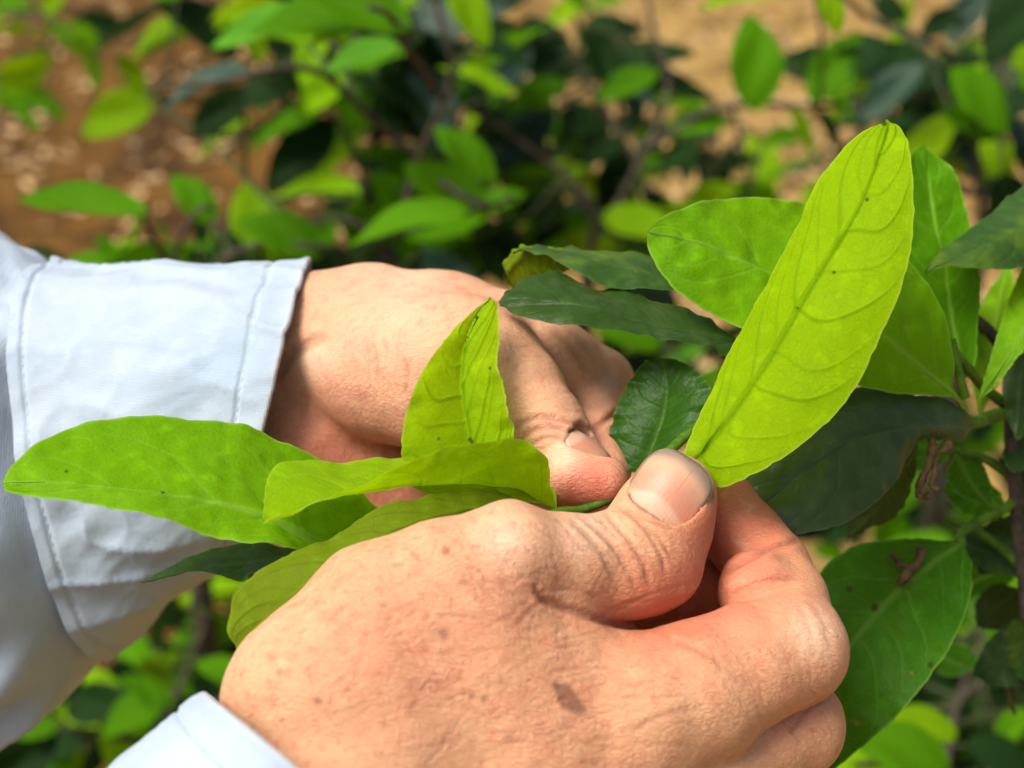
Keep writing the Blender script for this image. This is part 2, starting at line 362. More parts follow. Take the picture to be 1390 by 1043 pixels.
# ------------------------------------------------------------------ ground
def build_ground():
    n = 120; xs = np.sign(np.linspace(-1, 1, n)) * np.abs(np.linspace(-1, 1, n)) ** 2.2 * 30
    X, Y = np.meshgrid(xs, xs + 2.5, indexing='ij')
    Z = .05 * vnoise(np.stack([X * 2, Y * 2, X * 0], -1), 3) + .015 * vnoise(np.stack([X * 7, Y * 7, X * 0], -1), 4)
    V = np.stack([X, Y, Z], -1).reshape(-1, 3)
    I = np.arange(n * n).reshape(n, n)
    F = np.stack([I[:-1, :-1], I[1:, :-1], I[1:, 1:], I[:-1, 1:]], -1).reshape(-1, 4)
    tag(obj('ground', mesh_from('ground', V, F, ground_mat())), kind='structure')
    # fallen dry leaves and strawy bits, small stones
    parts = []
    for i in range(7000):
        x, y = rng.uniform(-2.0, 2.2), rng.uniform(.6, 4.6)
        if x < -.2 and rng.random() < .55: continue
        L, w = rng.uniform(.02, .065), rng.uniform(.008, .022); a = rng.uniform(0, 6.28)
        c, s = math.cos(a), math.sin(a); cu = rng.uniform(.003, .014)
        q = []
        for t, ww in ((-.5, .1), (-.2, .9), (.15, 1), (.5, .08)):
            for sd in (-1, 0, 1):
                lx, ly = t * L, sd * ww * w * .5 * 1.0
                q.append((x + c * lx - s * ly, y + s * lx + c * ly, .05 + cu * (abs(sd) * .8 + 4 * t * t * .5) - .006))
        f = [(r * 3 + k, r * 3 + k + 1, r * 3 + k + 4, r * 3 + k + 3) for r in range(3) for k in range(2)]
        parts.append((np.array(q), f))
    V, F = join_data(parts)
    lit = plain('dry_litter', (0.62, 0.43, 0.19), .6, .5, 40, (0.13, 0.065, 0.022), .5)
    tag(obj('leaf_litter', mesh_from('leaf_litter', V, F, lit)), 'curled dry brown leaves scattered over the orchard soil', 'litter', kind='stuff')
    parts = []
    for i in range(170):
        x, y = rng.uniform(-2.6, 2.6), rng.uniform(.8, 5.2); r = rng.uniform(.004, .016)
        ph = []
        for lat in (-.6, .1, .7):
            for k in range(6):
                a = k * 1.047 + lat; rr = r * math.cos(lat) * rng.uniform(.8, 1.15)
                ph.append((x + rr * math.cos(a), y + rr * math.sin(a), .035 + r * .7 * math.sin(lat)))
        f = [(l * 6 + k, l * 6 + (k + 1) % 6, (l + 1) * 6 + (k + 1) % 6, (l + 1) * 6 + k) for l in range(2) for k in range(6)] + [tuple(12 + k for k in range(6))]
        parts.append((np.array(ph), f))
    V, F = join_data(parts)
    tag(obj('pebbles', mesh_from('pebbles', V, F, plain('pale_stone', (0.36, 0.29, 0.20), .5, .5, 30))), 'small pale pebbles lying on the brown soil', 'pebbles', kind='stuff')
build_ground()

# ------------------------------------------------------------------ signed-distance sculpting for the hands
def smin(a, b, k):
    h = np.maximum(k - np.abs(a - b), 0) / k
    return np.minimum(a, b) - h * h * k * .25
class Chain:
    """tapered capsules through joints given as photo pixel x, y, depth, pixel radius"""
    def __init__(self, joints, k=14, d=None):
        J = np.array(joints, float); self.c = cam3(J[:, 0], J[:, 1], J[:, 2]); self.r = J[:, 3] * J[:, 2] / FPX
        self.k = k * J[:, 2].mean() / FPX
    def __call__(self, p):
        res = None
        if len(self.c) == 1: return np.linalg.norm(p - self.c[0], axis=-1) - self.r[0]
        for i in range(len(self.c) - 1):
            a, b = self.c[i], self.c[i + 1]; ba = b - a
            h = np.clip(((p - a) @ ba) / (ba @ ba), 0, 1)
            d = np.linalg.norm(p - a - h[..., None] * ba, axis=-1) - (self.r[i] + (self.r[i + 1] - self.r[i]) * h)
            res = d if res is None else smin(res, d, self.k)
        return res
class Nail:
    def __init__(self, px, py, d, A, Nn, hl, hw, Rb, Ra):
        self.o = cam3(px, py, d); A = np.array(A, float); A /= np.linalg.norm(A)
        Nn = np.array(Nn, float); Nn -= A * (Nn @ A); Nn /= np.linalg.norm(Nn)
        self.A, self.N, self.B = A, Nn, np.cross(Nn, A); self.hl, self.hw, self.Rb, self.Ra = hl, hw, Rb, Ra
    def local(self, p):
        q = p - self.o; return q @ self.A, q @ self.B, q @ self.N
    def surf(self, a, b):
        return -b * b / (2 * self.Rb) - np.maximum(a, 0) ** 2 / (2 * self.Ra) - np.minimum(a, 0) ** 2 / (2 * self.Ra * 2.5)
    def outline(self, a, b):
        return (np.abs(b / self.hw) ** 3.2 + np.abs(a / self.hl) ** 2.8) ** (1 / 3.0) - 1
    def carve(self, d, p):
        a, b, n = self.local(p)
        c = np.maximum(self.outline(a, b) * self.hw, self.surf(a, b) - n)
        c = np.maximum(c, n - .012)
        k = .0006
        h = np.maximum(k - np.abs(d + c), 0) / k
        return np.maximum(d, -c) + h * h * k * .25
    def mesh(self):
        rr = np.concatenate([np.linspace(0, .9, 16), np.linspace(.93, 1.0, 6)]); th = np.linspace(0, 2 * np.pi, 73)[:-1]
        V, na, nb = [], [], []
        for r in rr:
            for t in th:
                cb, ca = math.cos(t), math.sin(t)
                m = (abs(cb) ** 3.2 + abs(ca) ** 2.8) ** (-1 / 3.0)
                b, a = cb * m * r * self.hw * 1.03, ca * m * r * self.hl * 1.03
                z = self.surf(a, b) + .00022 - .0005 * max(0, (r - .92) / .08) ** 2
                V.append(self.o + self.A * a + self.B * b + self.N * z); na.append(a / self.hl); nb.append(b / self.hw)
        n = len(th); F = [(i * n + j, i * n + (j + 1) % n, (i + 1) * n + (j + 1) % n, (i + 1) * n + j) for i in range(len(rr) - 1) for j in range(n)]
        # underside so the plate has thickness
        k = len(V)
        for i in range(k):
            V.append(V[i] - self.N * .0005); na.append(na[i]); nb.append(nb[i])
        F += [tuple(x + k for x in f[::-1]) for f in F]
        e = (len(rr) - 1) * n
        F += [(e + j, e + k + j, e + k + (j + 1) % n, e + (j + 1) % n) for j in range(n)]
        Vn = np.array(V); f0 = np.array(F[5 * n]); fn = np.cross(Vn[f0[1]] - Vn[f0[0]], Vn[f0[2]] - Vn[f0[1]])
        if fn @ self.N > 0: F = [f[::-1] for f in F]
        return mesh_from('nail', to_world(Vn), F, NAIL, {'na': na, 'nb': nb})

def sculpt(sdf, lo, hi, step):
    lo, hi = np.array(lo), np.array(hi)
    nb = np.ceil((hi - lo) / (step * 4)).astype(int)
    ax = [lo[i] + (np.arange(nb[i]) + .5) * step * 4 - step * .5 for i in range(3)]
    G = np.stack(np.meshgrid(*ax, indexing='ij'), -1)
    dc = sdf(G.reshape(-1, 3)).reshape(nb)
    D = np.repeat(np.repeat(np.repeat(np.sign(dc) * 1.0, 4, 0), 4, 1), 4, 2)
    act = np.argwhere(np.abs(dc) < step * 4 * 1.25)
    off = np.stack(np.meshgrid(*[np.arange(4)] * 3, indexing='ij'), -1).reshape(-1, 3)
    idx = (act[:, None, :] * 4 + off[None]).reshape(-1, 3)
    for c in range(0, len(idx), 400000):
        s = idx[c:c + 400000]; D[s[:, 0], s[:, 1], s[:, 2]] = sdf(lo + s * step)
    sg = D < 0
    cs = sum(sg[i:sg.shape[0] - 1 + i, j:sg.shape[1] - 1 + j, k:sg.shape[2] - 1 + k].astype(np.int8) for i in (0, 1) for j in (0, 1) for k in (0, 1))
    cells = np.argwhere((cs > 0) & (cs < 8))
    vid = -np.ones(cs.shape, np.int64); vid[tuple(cells.T)] = np.arange(len(cells))
    acc = np.zeros((len(cells), 3)); cnt = np.zeros(len(cells))
    cor = [(i, j, k) for i in (0, 1) for j in (0, 1) for k in (0, 1)]
    for a in cor:
        for ax_ in range(3):
            if a[ax_]: continue
            b = list(a); b[ax_] = 1
            da = D[tuple((cells + a).T)]; db = D[tuple((cells + b).T)]
            m = (da < 0) != (db < 0); t = np.where(m, da / (da - db + 1e-30), 0)
            pt = np.array(a)[None] + t[:, None] * (np.array(b) - np.array(a))[None]
            acc[m] += pt[m]; cnt[m] += 1
    V = lo + (cells + acc / cnt[:, None]) * step
    F = []
    for ax_ in range(3):
        u, v = (ax_ + 1) % 3, (ax_ + 2) % 3
        s0 = [slice(1, -1)] * 3; s1 = [slice(1, -1)] * 3
        s0[ax_] = slice(0, -1); s1[ax_] = slice(1, None)
        ch = np.argwhere(sg[tuple(s0)] != sg[tuple(s1)])
        base = ch.copy(); base[:, u] += 1; base[:, v] += 1
        inside = sg[tuple(base.T)]
        q = []
        for du, dv in ((0, 0), (1, 0), (1, 1), (0, 1)):
            c = base.copy(); c[:, u] -= du; c[:, v] -= dv
            c = np.minimum(c, np.array(vid.shape) - 1); q.append(vid[tuple(c.T)])
        q = np.stack(q, 1); ok = (q >= 0).all(1)
        q[~inside] = q[~inside][:, ::-1]; F.append(q[ok])
    F = np.vstack(F)
    e = step * .5
    def grad(p): return np.stack([sdf(p + np.eye(3)[i] * e) - sdf(p - np.eye(3)[i] * e) for i in range(3)], -1) / (2 * e)
    for it in range(2):
        g = grad(V); d = sdf(V); V = V - np.clip(d, -step, step)[:, None] * g / np.maximum((g * g).sum(1), .2)[:, None]
    g = grad(V); g /= np.linalg.norm(g, axis=1)[:, None] + 1e-9
    fn = np.cross(V[F[:, 1]] - V[F[:, 0]], V[F[:, 2]] - V[F[:, 1]])
    if (fn * g[F[:, 0]]).sum() > 0: F = F[:, ::-1]    # camera space is left-handed: reversed winding faces out in the world
    return V, F, g
def line_dist(x, y, pts):
    pts = spline([(a, b) for a, b in pts], 24); best = np.full(x.shape, 1e9); tb = np.zeros(x.shape)
    for i in range(len(pts) - 1):
        a, b = pts[i], pts[i + 1]; ba = b - a
        h = np.clip(((x - a[0]) * ba[0] + (y - a[1]) * ba[1]) / (ba @ ba), 0, 1)
        d = np.hypot(x - a[0] - h * ba[0], y - a[1] - h * ba[1])
        m = d < best; best[m] = d[m]; tb[m] = (i + h[m]) / (len(pts) - 1)
    return best, tb
def creases(V, n, lines, zr=(0, 9)):
    x, y = pix(V); face = sstep(-.05, .35, -(n * V / np.linalg.norm(V, axis=1)[:, None]).sum(1))
    disp = np.zeros(len(V))
    for pts, w, dep in lines:
        q = np.array(pts); m = (x > q[:, 0].min() - 8 * w) & (x < q[:, 0].max() + 8 * w) & (y > q[:, 1].min() - 8 * w) & (y < q[:, 1].max() + 8 * w)
        if not m.any(): continue
        d, t = line_dist(x[m], y[m], pts)
        taper = np.clip(np.minimum(t, 1 - t) * 6, .0, 1)
        disp[m] += (-dep * np.exp(-(d / w) ** 2) * taper + .22 * dep * np.exp(-((d - 2.2 * w) / (1.2 * w)) ** 2) * taper) * face[m]
    return V + n * disp[:, None], np.clip(-disp / .00022, 0, 1)
def blob(V, px, py, r):
    x, y = pix(V); return np.exp(-(((x - px) ** 2 + (y - py) ** 2) / r ** 2))

# ------------------------------------------------------------------ person: two hands and two sleeves
PX = .26 / FPX                                # one photo pixel at the depth of the hands, metres
person = empty('person', P(-250, 900, .33))
tag(person, 'person in pale blue long-sleeved cotton shirt pinching a lime-green citrus shoot with both hands', 'person')

# right hand, back of the hand towards the viewer
class RightHand:
    thumb = Chain([(425, 952, .243, 124), (525, 850, .250, 112), (612, 795, .251, 90), (690, 757, .251, 71), (770, 765, .256, 62), (850, 766, .262, 69), (880, 757, .265, 70), (903, 700, .268, 64), (917, 671, .270, 55)], 26)
    thumb_pad = Chain([(905, 715, .277, 55), (924, 664, .277, 44)], 16)
    mcs = [Chain([(520, 1075, .245, 132), (700, 985, .251, 118), (850, 972, .253, 104)], 40),
           Chain([(540, 1150, .243, 120), (720, 1085, .249, 108), (865, 1075, .255, 95)], 40),
           Chain([(520, 1210, .243, 110), (700, 1180, .249, 100), (840, 1175, .258, 88)], 40),
           Chain([(500, 1260, .244, 100), (660, 1260, .251, 90), (790, 1265, .262, 80)], 40),
           Chain([(560, 900, .268, 100), (700, 900, .273, 85), (760, 960, .275, 85)], 40),
           Chain([(600, 1200, .272, 90), (720, 1100, .275, 90)], 40),
           Chain([(530, 935, .247, 130), (650, 890, .2505, 108), (742, 888, .2545, 80)], 40)]
    arm = Chain([(470, 1115, .240, 175), (400, 1230, .232, 185), (250, 1460, .215, 200)], 60)
    index = Chain([(850, 975, .253, 104), (945, 940, .256, 94), (1010, 905, .259, 80), (1071, 880, .263, 76), (1062, 815, .273, 60), (1044, 772, .281, 54), (1014, 735, .284, 52), (982, 682, .284, 44)], 14)
    index_pad = Chain([(1030, 803, .270, 56)], 8)
    middle = Chain([(865, 1075, .256, 95), (960, 1035, .262, 80), (1074, 982, .270, 69), (1045, 900, .292, 55), (985, 815, .297, 58), (930, 786, .293, 52), (840, 815, .289, 48)], 12)
    ring = Chain([(840, 1175, .259, 86), (960, 1140, .266, 72), (1050, 1085, .278, 62), (1010, 1000, .300, 52), (930, 950, .303, 46), (870, 920, .300, 40)], 12)
    little = Chain([(790, 1265, .263, 76), (900, 1240, .270, 62), (985, 1190, .282, 54), (950, 1110, .300, 46), (880, 1060, .303, 40)], 12)
    web = Chain([(690, 850, .258, 68), (780, 858, .264, 46), (835, 872, .266, 36)], 20)
    nail = Nail(908, 659, .2612, (0.60, 0.80, 1.0 * .12), (-.26, .20, -1.0), 49 * PX, 52 * PX, .0088, .0125)
    mcp = cam3(850, 975, .254)
    def __call__(s, p):
        d = s.arm(p)
        for m in s.mcs: d = smin(d, m(p), 60 * PX)
        th = smin(s.thumb(p), s.thumb_pad(p), 16 * PX)
        d = smin(d, s.web(p), 30 * PX)
        xx = np.linalg.norm(p - cam3(560, 880, .25), axis=-1)
        d = smin(d, th, (6 + 70 * np.exp(-(xx / (230 * PX)) ** 2)) * PX)
        def near(c, r): return np.exp(-(np.linalg.norm(p - c, axis=-1) / (r * PX)) ** 2)
        ix = smin(s.index(p), s.index_pad(p), 10 * PX)
        d = smin(d, ix, (1.5 + 55 * near(s.mcp, 130)) * PX)
        for f in (s.middle, s.ring, s.little):
            d = smin(d, f(p), (1.5 + 45 * near(f.c[0], 120)) * PX)
        # knuckle and tendon relief on the back of the hand
        return s.nail.carve(d, p)
rh = RightHand()
V, F, nr = sculpt(rh, cam3(300, 1440, .25) * [1, 1, 0] + [-.018, -.03, .195], (.070, -.008, .325), .00058)
thumb_w = [([(814, 689), (848, 726), (873, 764), (883, 802)], 3.2, .00042), ([(786, 698), (831, 740), (855, 784), (866, 812)], 3.2, .00034),
           ([(833, 684), (873, 715), (897, 753), (905, 790)], 3, .00036), ([(850, 690), (890, 725), (913, 760)], 3, .0003),
           ([(770, 700), (812, 745), (835, 790)], 4, .0003), ([(842, 684), (868, 700), (895, 712), (922, 722)], 3, .0003),
           ([(725, 800), (745, 818), (790, 833), (845, 852)], 5, .0009), ([(722, 790), (735, 812), (748, 822)], 4, .0003)]
idx_w = [([(905, 866), (940, 880), (985, 905)], 4, .00025), ([(1095, 815), (1115, 840), (1128, 880)], 4, .00015), ([(1080, 818), (1098, 850), (1105, 900)], 4, .00012), ([(978, 782), (1010, 762), (1050, 744), (1092, 732)], 4, .0007), ([(985, 812), (1030, 790), (1090, 785)], 3, .0003),
         ([(1070, 1000), (1095, 965), (1125, 945)], 3, .0003), ([(850, 1000), (900, 970), (960, 960)], 4, .0002)]
back_w = []
def fine_folds(n, x0, x1, y0, y1, ang, spread, l0, l1, w0, w1, d0, d1):
    for i in range(n):                         # fine folds across the skin, slightly bent
        a_ = ang + rng.normal(0, spread); L = rng.uniform(l0, l1); x_, y_ = rng.uniform(x0, x1), rng.uniform(y0, y1)
        bx_, by_ = rng.normal(0, L * .06), rng.normal(0, L * .06)
        back_w.append(([(x_, y_), (x_ + L * .5 * math.cos(a_) + bx_, y_ + L * .5 * math.sin(a_) + by_), (x_ + L * math.cos(a_), y_ + L * math.sin(a_))], rng.uniform(w0, w1), rng.uniform(d0, d1)))
fine_folds(90, 420, 860, 800, 1040, -.15, .22, 40, 130, 1.5, 2.4, .00006, .00020)
fine_folds(90, 420, 860, 760, 1040, -1.0, .25, 30, 90, 1.4, 2.2, .00005, .00014)
fine_folds(50, 690, 860, 700, 790, .85, .25, 25, 70, 1.4, 2.0, .00005, .00014)
fine_folds(60, 900, 1110, 850, 980, .95, .3, 25, 60, 1.4, 2.0, .00005, .00013)
fine_folds(40, 560, 700, 690, 800, .75, .35, 25, 70, 1.4, 2.0, .00005, .00014)
def relief(V, n, nail, s1, s2, a1, a2):
    a, b, q = nail.local(V); keep = sstep(.15, .5, nail.outline(a, b) + (np.abs(q) > .008) * 2)
    return V + n * (keep * (a1 * vnoise(V * 95, s1) + a2 * vnoise(V * 260, s2)))[:, None]
V = relief(V, nr, rh.nail, 5, 6, .00035, .00018)
V, crease = creases(V, nr, thumb_w + idx_w + back_w)
x, y = pix(V)
red = np.zeros(len(V)); spot = np.zeros(len(V)); pale = np.zeros(len(V)); dirt = np.zeros(len(V)); freck = np.zeros(len(V))
for bx_, by_, r_, a_ in ((1000, 715, 65, 1.0), (920, 820, 60, 1.0), (1030, 790, 60, .45), (860, 835, 60, .45), (975, 850, 60, .40), (950, 730, 40, .25), (1120, 830, 45, .25), (640, 850, 90, .25), (520, 900, 90, .25), (700, 790, 50, .12), (1080, 960, 50, .3), (760, 1000, 120, .15)):
    red += a_ * blob(V, bx_, by_, r_)
deep = sstep(.268, .285, V[:, 2]); red = np.clip(red + deep * .6, 0, .95)
for px_, py_, r_ in ((690, 735, 40), (1110, 860, 35), (800, 720, 40)): pale += .45 * blob(V, px_, py_, r_)
u_, v_ = (x - 771) * .62 + (y - 947) * .78, -(x - 771) * .78 + (y - 947) * .62
wob = 1 + .35 * vnoise(V * 700, 9)
spot += 1.0 * sstep(1.25, .7, np.hypot(u_ / 26, v_ / 14) * wob)
for px_, py_, r_, a_ in ((602, 861, 7, .7), (604, 748, 5, .8), (560, 752, 5, .5), (640, 945, 6, .6), (657, 948, 5, .7), (432, 951, 5, .8), (380, 913, 5, .6), (368, 893, 7, .5), (395, 890, 9, .35), (630, 790, 6, .5), (520, 822, 5, .5), (514, 800, 6, .35), (646, 743, 5, .45), (680, 924, 4, .5), (444, 838, 14, .22), (590, 925, 5, .4), (384, 977, 4, .7), (523, 985, 4, .5), (735, 985, 6, .4), (690, 1000, 7, .35)):
    spot += a_ * sstep(1.4, .6, np.hypot(x - px_, (y - py_) * 1.1) / r_ * wob)
freck = sstep(1000, 640, x) * sstep(.262, .250, V[:, 2])
a_n, b_n, n_n = rh.nail.local(V)
o_n = rh.nail.outline(a_n, b_n)
dirt = .75 * np.exp(-(o_n / .12) ** 2) * (np.abs(n_n) < .006) * sstep(.2, .8, a_n / rh.nail.hl + .2 + .3 * vnoise(V * 500, 3)) + .25 * np.exp(-(o_n / .06) ** 2) * (np.abs(n_n) < .006)
right_hand = obj('hand', mesh_from('hand', to_world(V), F, SKIN, {'red': red, 'spot': np.clip(spot, 0, 1), 'pale': np.clip(pale, 0, .6), 'dirt': np.clip(dirt, 0, .8), 'freck': freck, 'crease': crease}), person)
tag(right_hand, 'sun-weathered hand seen from its back with brown age spots')
tag(obj('thumb_nail', rh.nail.mesh(), right_hand), 'short thick thumb nail with dirt under its rim')

# left hand, palm side towards the viewer
class LeftHand:
    arm = Chain([(180, 540, .350, 108), (345, 500, .336, 108), (400, 480, .332, 102)], 40)
    mcs = [Chain([(400, 475, .332, 98), (500, 455, .330, 90), (600, 458, .326, 84), (690, 478, .320, 76), (748, 500, .316, 66)], 30),
           Chain([(410, 500, .350, 95), (600, 520, .348, 80), (730, 540, .342, 66)], 40),
           Chain([(420, 540, .358, 90), (600, 590, .356, 80), (700, 610, .350, 66)], 40),
           Chain([(420, 590, .352, 88), (560, 650, .350, 80), (640, 670, .348, 66)], 40)]
    heel = Chain([(394, 548, .325, 58), (425, 606, .325, 76), (540, 662, .331, 76)], 30)
    thenar = Chain([(455, 478, .322, 78), (530, 500, .312, 92), (612, 512, .305, 98), (660, 505, .301, 80)], 40)
    thumb = Chain([(640, 490, .303, 82), (700, 532, .296, 62), (738, 578, .291, 52), (754, 604, .289, 48), (784, 638, .286, 41), (806, 649, .2845, 38)], 18)
    thumb_pad = Chain([(772, 648, .280, 40), (817, 652, .280, 36)], 14)
    index = Chain([(742, 500, .316, 66), (785, 512, .320, 53), (811, 522, .322, 49), (806, 560, .312, 42), (805, 600, .302, 39), (822, 640, .294, 35)], 12)
    middle = Chain([(730, 540, .342, 62), (800, 560, .345, 50), (832, 580, .340, 44), (815, 625, .325, 40), (800, 660, .315, 36)], 12)
    ring = Chain([(700, 610, .350, 60), (770, 640, .352, 48), (800, 665, .345, 43), (770, 700, .330, 38), (740, 715, .322, 34)], 12)
    little = Chain([(640, 670, .348, 54), (710, 715, .350, 42), (740, 740, .343, 37), (710, 760, .332, 33)], 12)
    nail = Nail(782, 636, .2860, (.80, -.58, -.10), (.44, .76, -.44), 38 * PX, 34 * PX, .0066, .013)
    def __call__(s, p):
        d = s.arm(p)
        def near(c, r): return np.exp(-(np.linalg.norm(p - c, axis=-1) / (r * PX)) ** 2)
        for m in s.mcs: d = smin(d, m(p), 45 * PX)
        d = smin(d, s.heel(p), 26 * PX)
        w = near(cam3(430, 450, .32), 200)
        d = smin(d, s.thenar(p), (10 + 70 * w + 40 * near(cam3(640, 430, .31), 120)) * PX)
        th = smin(s.thumb(p), s.thumb_pad(p), 14 * PX)
        d = smin(d, th, (4 + 60 * near(cam3(630, 480, .305), 130)) * PX)
        for f in (s.index, s.middle, s.ring, s.little):
            d = smin(d, f(p), (2 + 45 * near(f.c[0], 90)) * PX)
        return s.nail.carve(d, p) if s.nail else d
lh = LeftHand()
nl_ = lh.nail; lh.nail = None
ts_ = np.linspace(0, .012, 400); ds_ = lh(nl_.o + ts_[:, None] * nl_.N); nl_.o = nl_.o + nl_.N * (ts_[np.argmax(ds_ > 0)] - .0003); lh.nail = nl_
V, F, nr = sculpt(lh, (-.125, -.06, .25), (.040, .045, .40), .00062)
lw = [([(697, 586), (712, 572), (737, 566), (770, 573), (798, 584)], 3.5, .0005), ([(702, 602), (722, 586), (747, 580), (775, 586), (803, 598)], 3.5, .0005), ([(715, 606), (742, 594), (770, 598), (792, 608)], 3, .0004),
      ([(372, 520), (391, 486), (411, 471), (445, 452)], 8, .0007),
      ([(795, 588), (820, 572), (842, 556)], 4, .0009), ([(548, 480), (553, 510), (548, 540)], 2.5, .0003), ([(505, 460), (512, 490), (510, 520)], 2.5, .0002), ([(495, 455), (500, 480), (503, 500)], 2, .0002), ([(520, 455), (528, 480)], 2.5, .0002),
      ([(745, 445), (775, 470), (800, 510)], 5, .0003)]
V = relief(V, nr, lh.nail, 15, 16, .0003, .00015)
back_w = []
fine_folds(60, 470, 700, 390, 560, 1.35, .2, 30, 80, 1.3, 2.0, .00004, .00012)
fine_folds(40, 690, 780, 470, 600, -.3, .3, 20, 50, 1.3, 1.8, .00004, .00012)
V, crease = creases(V, nr, lw + back_w)
x, y = pix(V)
red = np.zeros(len(V))
for bx_, by_, r_, a_ in ((808, 664, 38, .95), (775, 672, 30, .6), (420, 600, 70, .60), (520, 660, 80, .7), (545, 490, 40, .25), (830, 580, 45, .35), (640, 520, 60, .2), (740, 590, 30, .15)): red += a_ * blob(V, bx_, by_, r_)
a_n, b_n, n_n = lh.nail.local(V); o_n = lh.nail.outline(a_n, b_n)
red *= 1 - .8 * (np.abs(o_n) < .25) * (n_n > -.004)
pale = .5 * blob(V, 425, 485, 25) + .35 * blob(V, 540, 390, 60) + .5 * blob(V, 768, 618, 22)
dirt = .35 * np.exp(-(o_n / .06) ** 2) * (np.abs(n_n) < .005)
freck = .8 * blob(V, 600, 395, 90)
left_hand = obj('hand', mesh_from('hand', to_world(V), F, SKIN_PINK, {'red': np.clip(red, 0, .9), 'spot': red * 0, 'pale': np.clip(pale, 0, .6), 'dirt': dirt, 'freck': freck, 'crease': crease}), person)
tag(left_hand, 'pinkish hand seen from its palm side with the thumb bent down')
tag(obj('thumb_nail', lh.nail.mesh(), left_hand), 'pale thumb nail seen almost edge on')

# sleeves
def loft(name, st, parent, nl=90, seg=120, folds=None, inner=.0, rimround=.0012, cap=False, wear=None):
    """st: stations (topx, topy, botx, boty, depth, half thickness m, near shift px x, near shift px y)"""
    S = spline(st, nl); th = np.linspace(0, 2 * np.pi, seg, endpoint=False)
    def ring(s, shrink=0.0):
        tx, ty, bx, by, d, t, nx, ny = s
        T, B = cam3(tx, ty, d), cam3(bx, by, d); C = (T + B) / 2; U = (T - B) / 2
        L = np.linalg.norm(U); U = U * (1 - shrink / L)
        Vv = np.array([nx * d / FPX, -ny * d / FPX, -(t - shrink)])
        c, sn = np.cos(th), np.sin(th)
        c = np.sign(c) * np.abs(c) ** .92; sn = np.sign(sn) * np.abs(sn) ** .92
        return C + c[:, None] * U + sn[:, None] * Vv
    rings = [ring(s) for s in S]
    Q = np.stack(rings)
    tl = np.gradient(Q, axis=0); tt = np.roll(Q, -1, 1) - np.roll(Q, 1, 1)
    nn = np.cross(tl, tt); nn /= np.linalg.norm(nn, axis=-1, keepdims=True) + 1e-12
    ctr = Q.mean(1, keepdims=True); sgn = np.sign(((Q - ctr) * nn).sum(-1).mean()); nn *= sgn
    sv = np.linspace(0, 1, nl)[:, None] * np.ones(seg)[None]
    if folds is not None: Q = Q + nn * folds(sv, np.ones(nl)[:, None] * th[None], Q)[..., None]
    rows = [q for q in Q]; wr = [np.zeros(seg)] * (nl - 1) + [np.ones(seg) * .6]
    if inner:
        n_end = nn[-1]; t_end = tl[-1] / np.linalg.norm(tl[-1], axis=-1, keepdims=True)
        for a in np.linspace(0, np.pi, 7)[1:]:
            rows.append(Q[-1] - n_end * inner / 2 * (1 - np.cos(a)) + t_end * inner / 2 * np.sin(a)); wr.append(np.ones(seg) * .7)
        for k in range(2, int(nl * .6), 3):
            rows.append(Q[-k] - nn[-k] * inner); wr.append(np.zeros(seg))
    n = len(rows); V = np.vstack(rows); I = np.arange(n * seg).reshape(n, seg)
    Fq = np.stack([I[:-1], np.roll(I[:-1], -1, 1), np.roll(I[1:], -1, 1), I[1:]], -1).reshape(-1, 4)
    fn = np.cross(V[Fq[:seg, 1]] - V[Fq[:seg, 0]], V[Fq[:seg, 2]] - V[Fq[:seg, 1]])
    if (fn * nn[0]).sum() > 0: Fq = Fq[:, ::-1]
    faces = Fq
    if cap: faces = [tuple(f) for f in Fq] + [tuple(range(seg))]
    o = obj(name, mesh_from(name, to_world(V), faces, CLOTH, {'wear': np.concatenate(wr)}), parent)
    return o, Q, nn, th
def stitches(Q, nn, row, parent, dash=2, span=None, r=.00016, lift=.00005, col=THREAD):
    seg = Q.shape[1]; i0 = int(row); f = row - i0
    L = Q[i0] * (1 - f) + Q[min(i0 + 1, len(Q) - 1)] * f; nn_ = nn[i0]
    Ls = np.vstack([L, L[:1]]); nl_ = np.vstack([nn_, nn_[:1]])
    s = np.concatenate([[0], np.cumsum(np.linalg.norm(np.diff(Ls, axis=0), axis=1))])
    parts = []; pos = 0.0
    while pos < s[-1] - .002:
        q = []
        for e in (0, .0004, .0012, .0016):
            q.append([np.interp(pos + e, s, Ls[:, k]) + (lift if e in (.0004, .0012) else -.0002) * np.interp(pos + e, s, nl_[:, k]) for k in range(3)])
        parts.append(tube_data(to_world(np.array(q)), r, 5)); pos += .0022
    V, F = join_data(parts)
    return obj('stitching', mesh_from('stitching', V, F, col), parent)

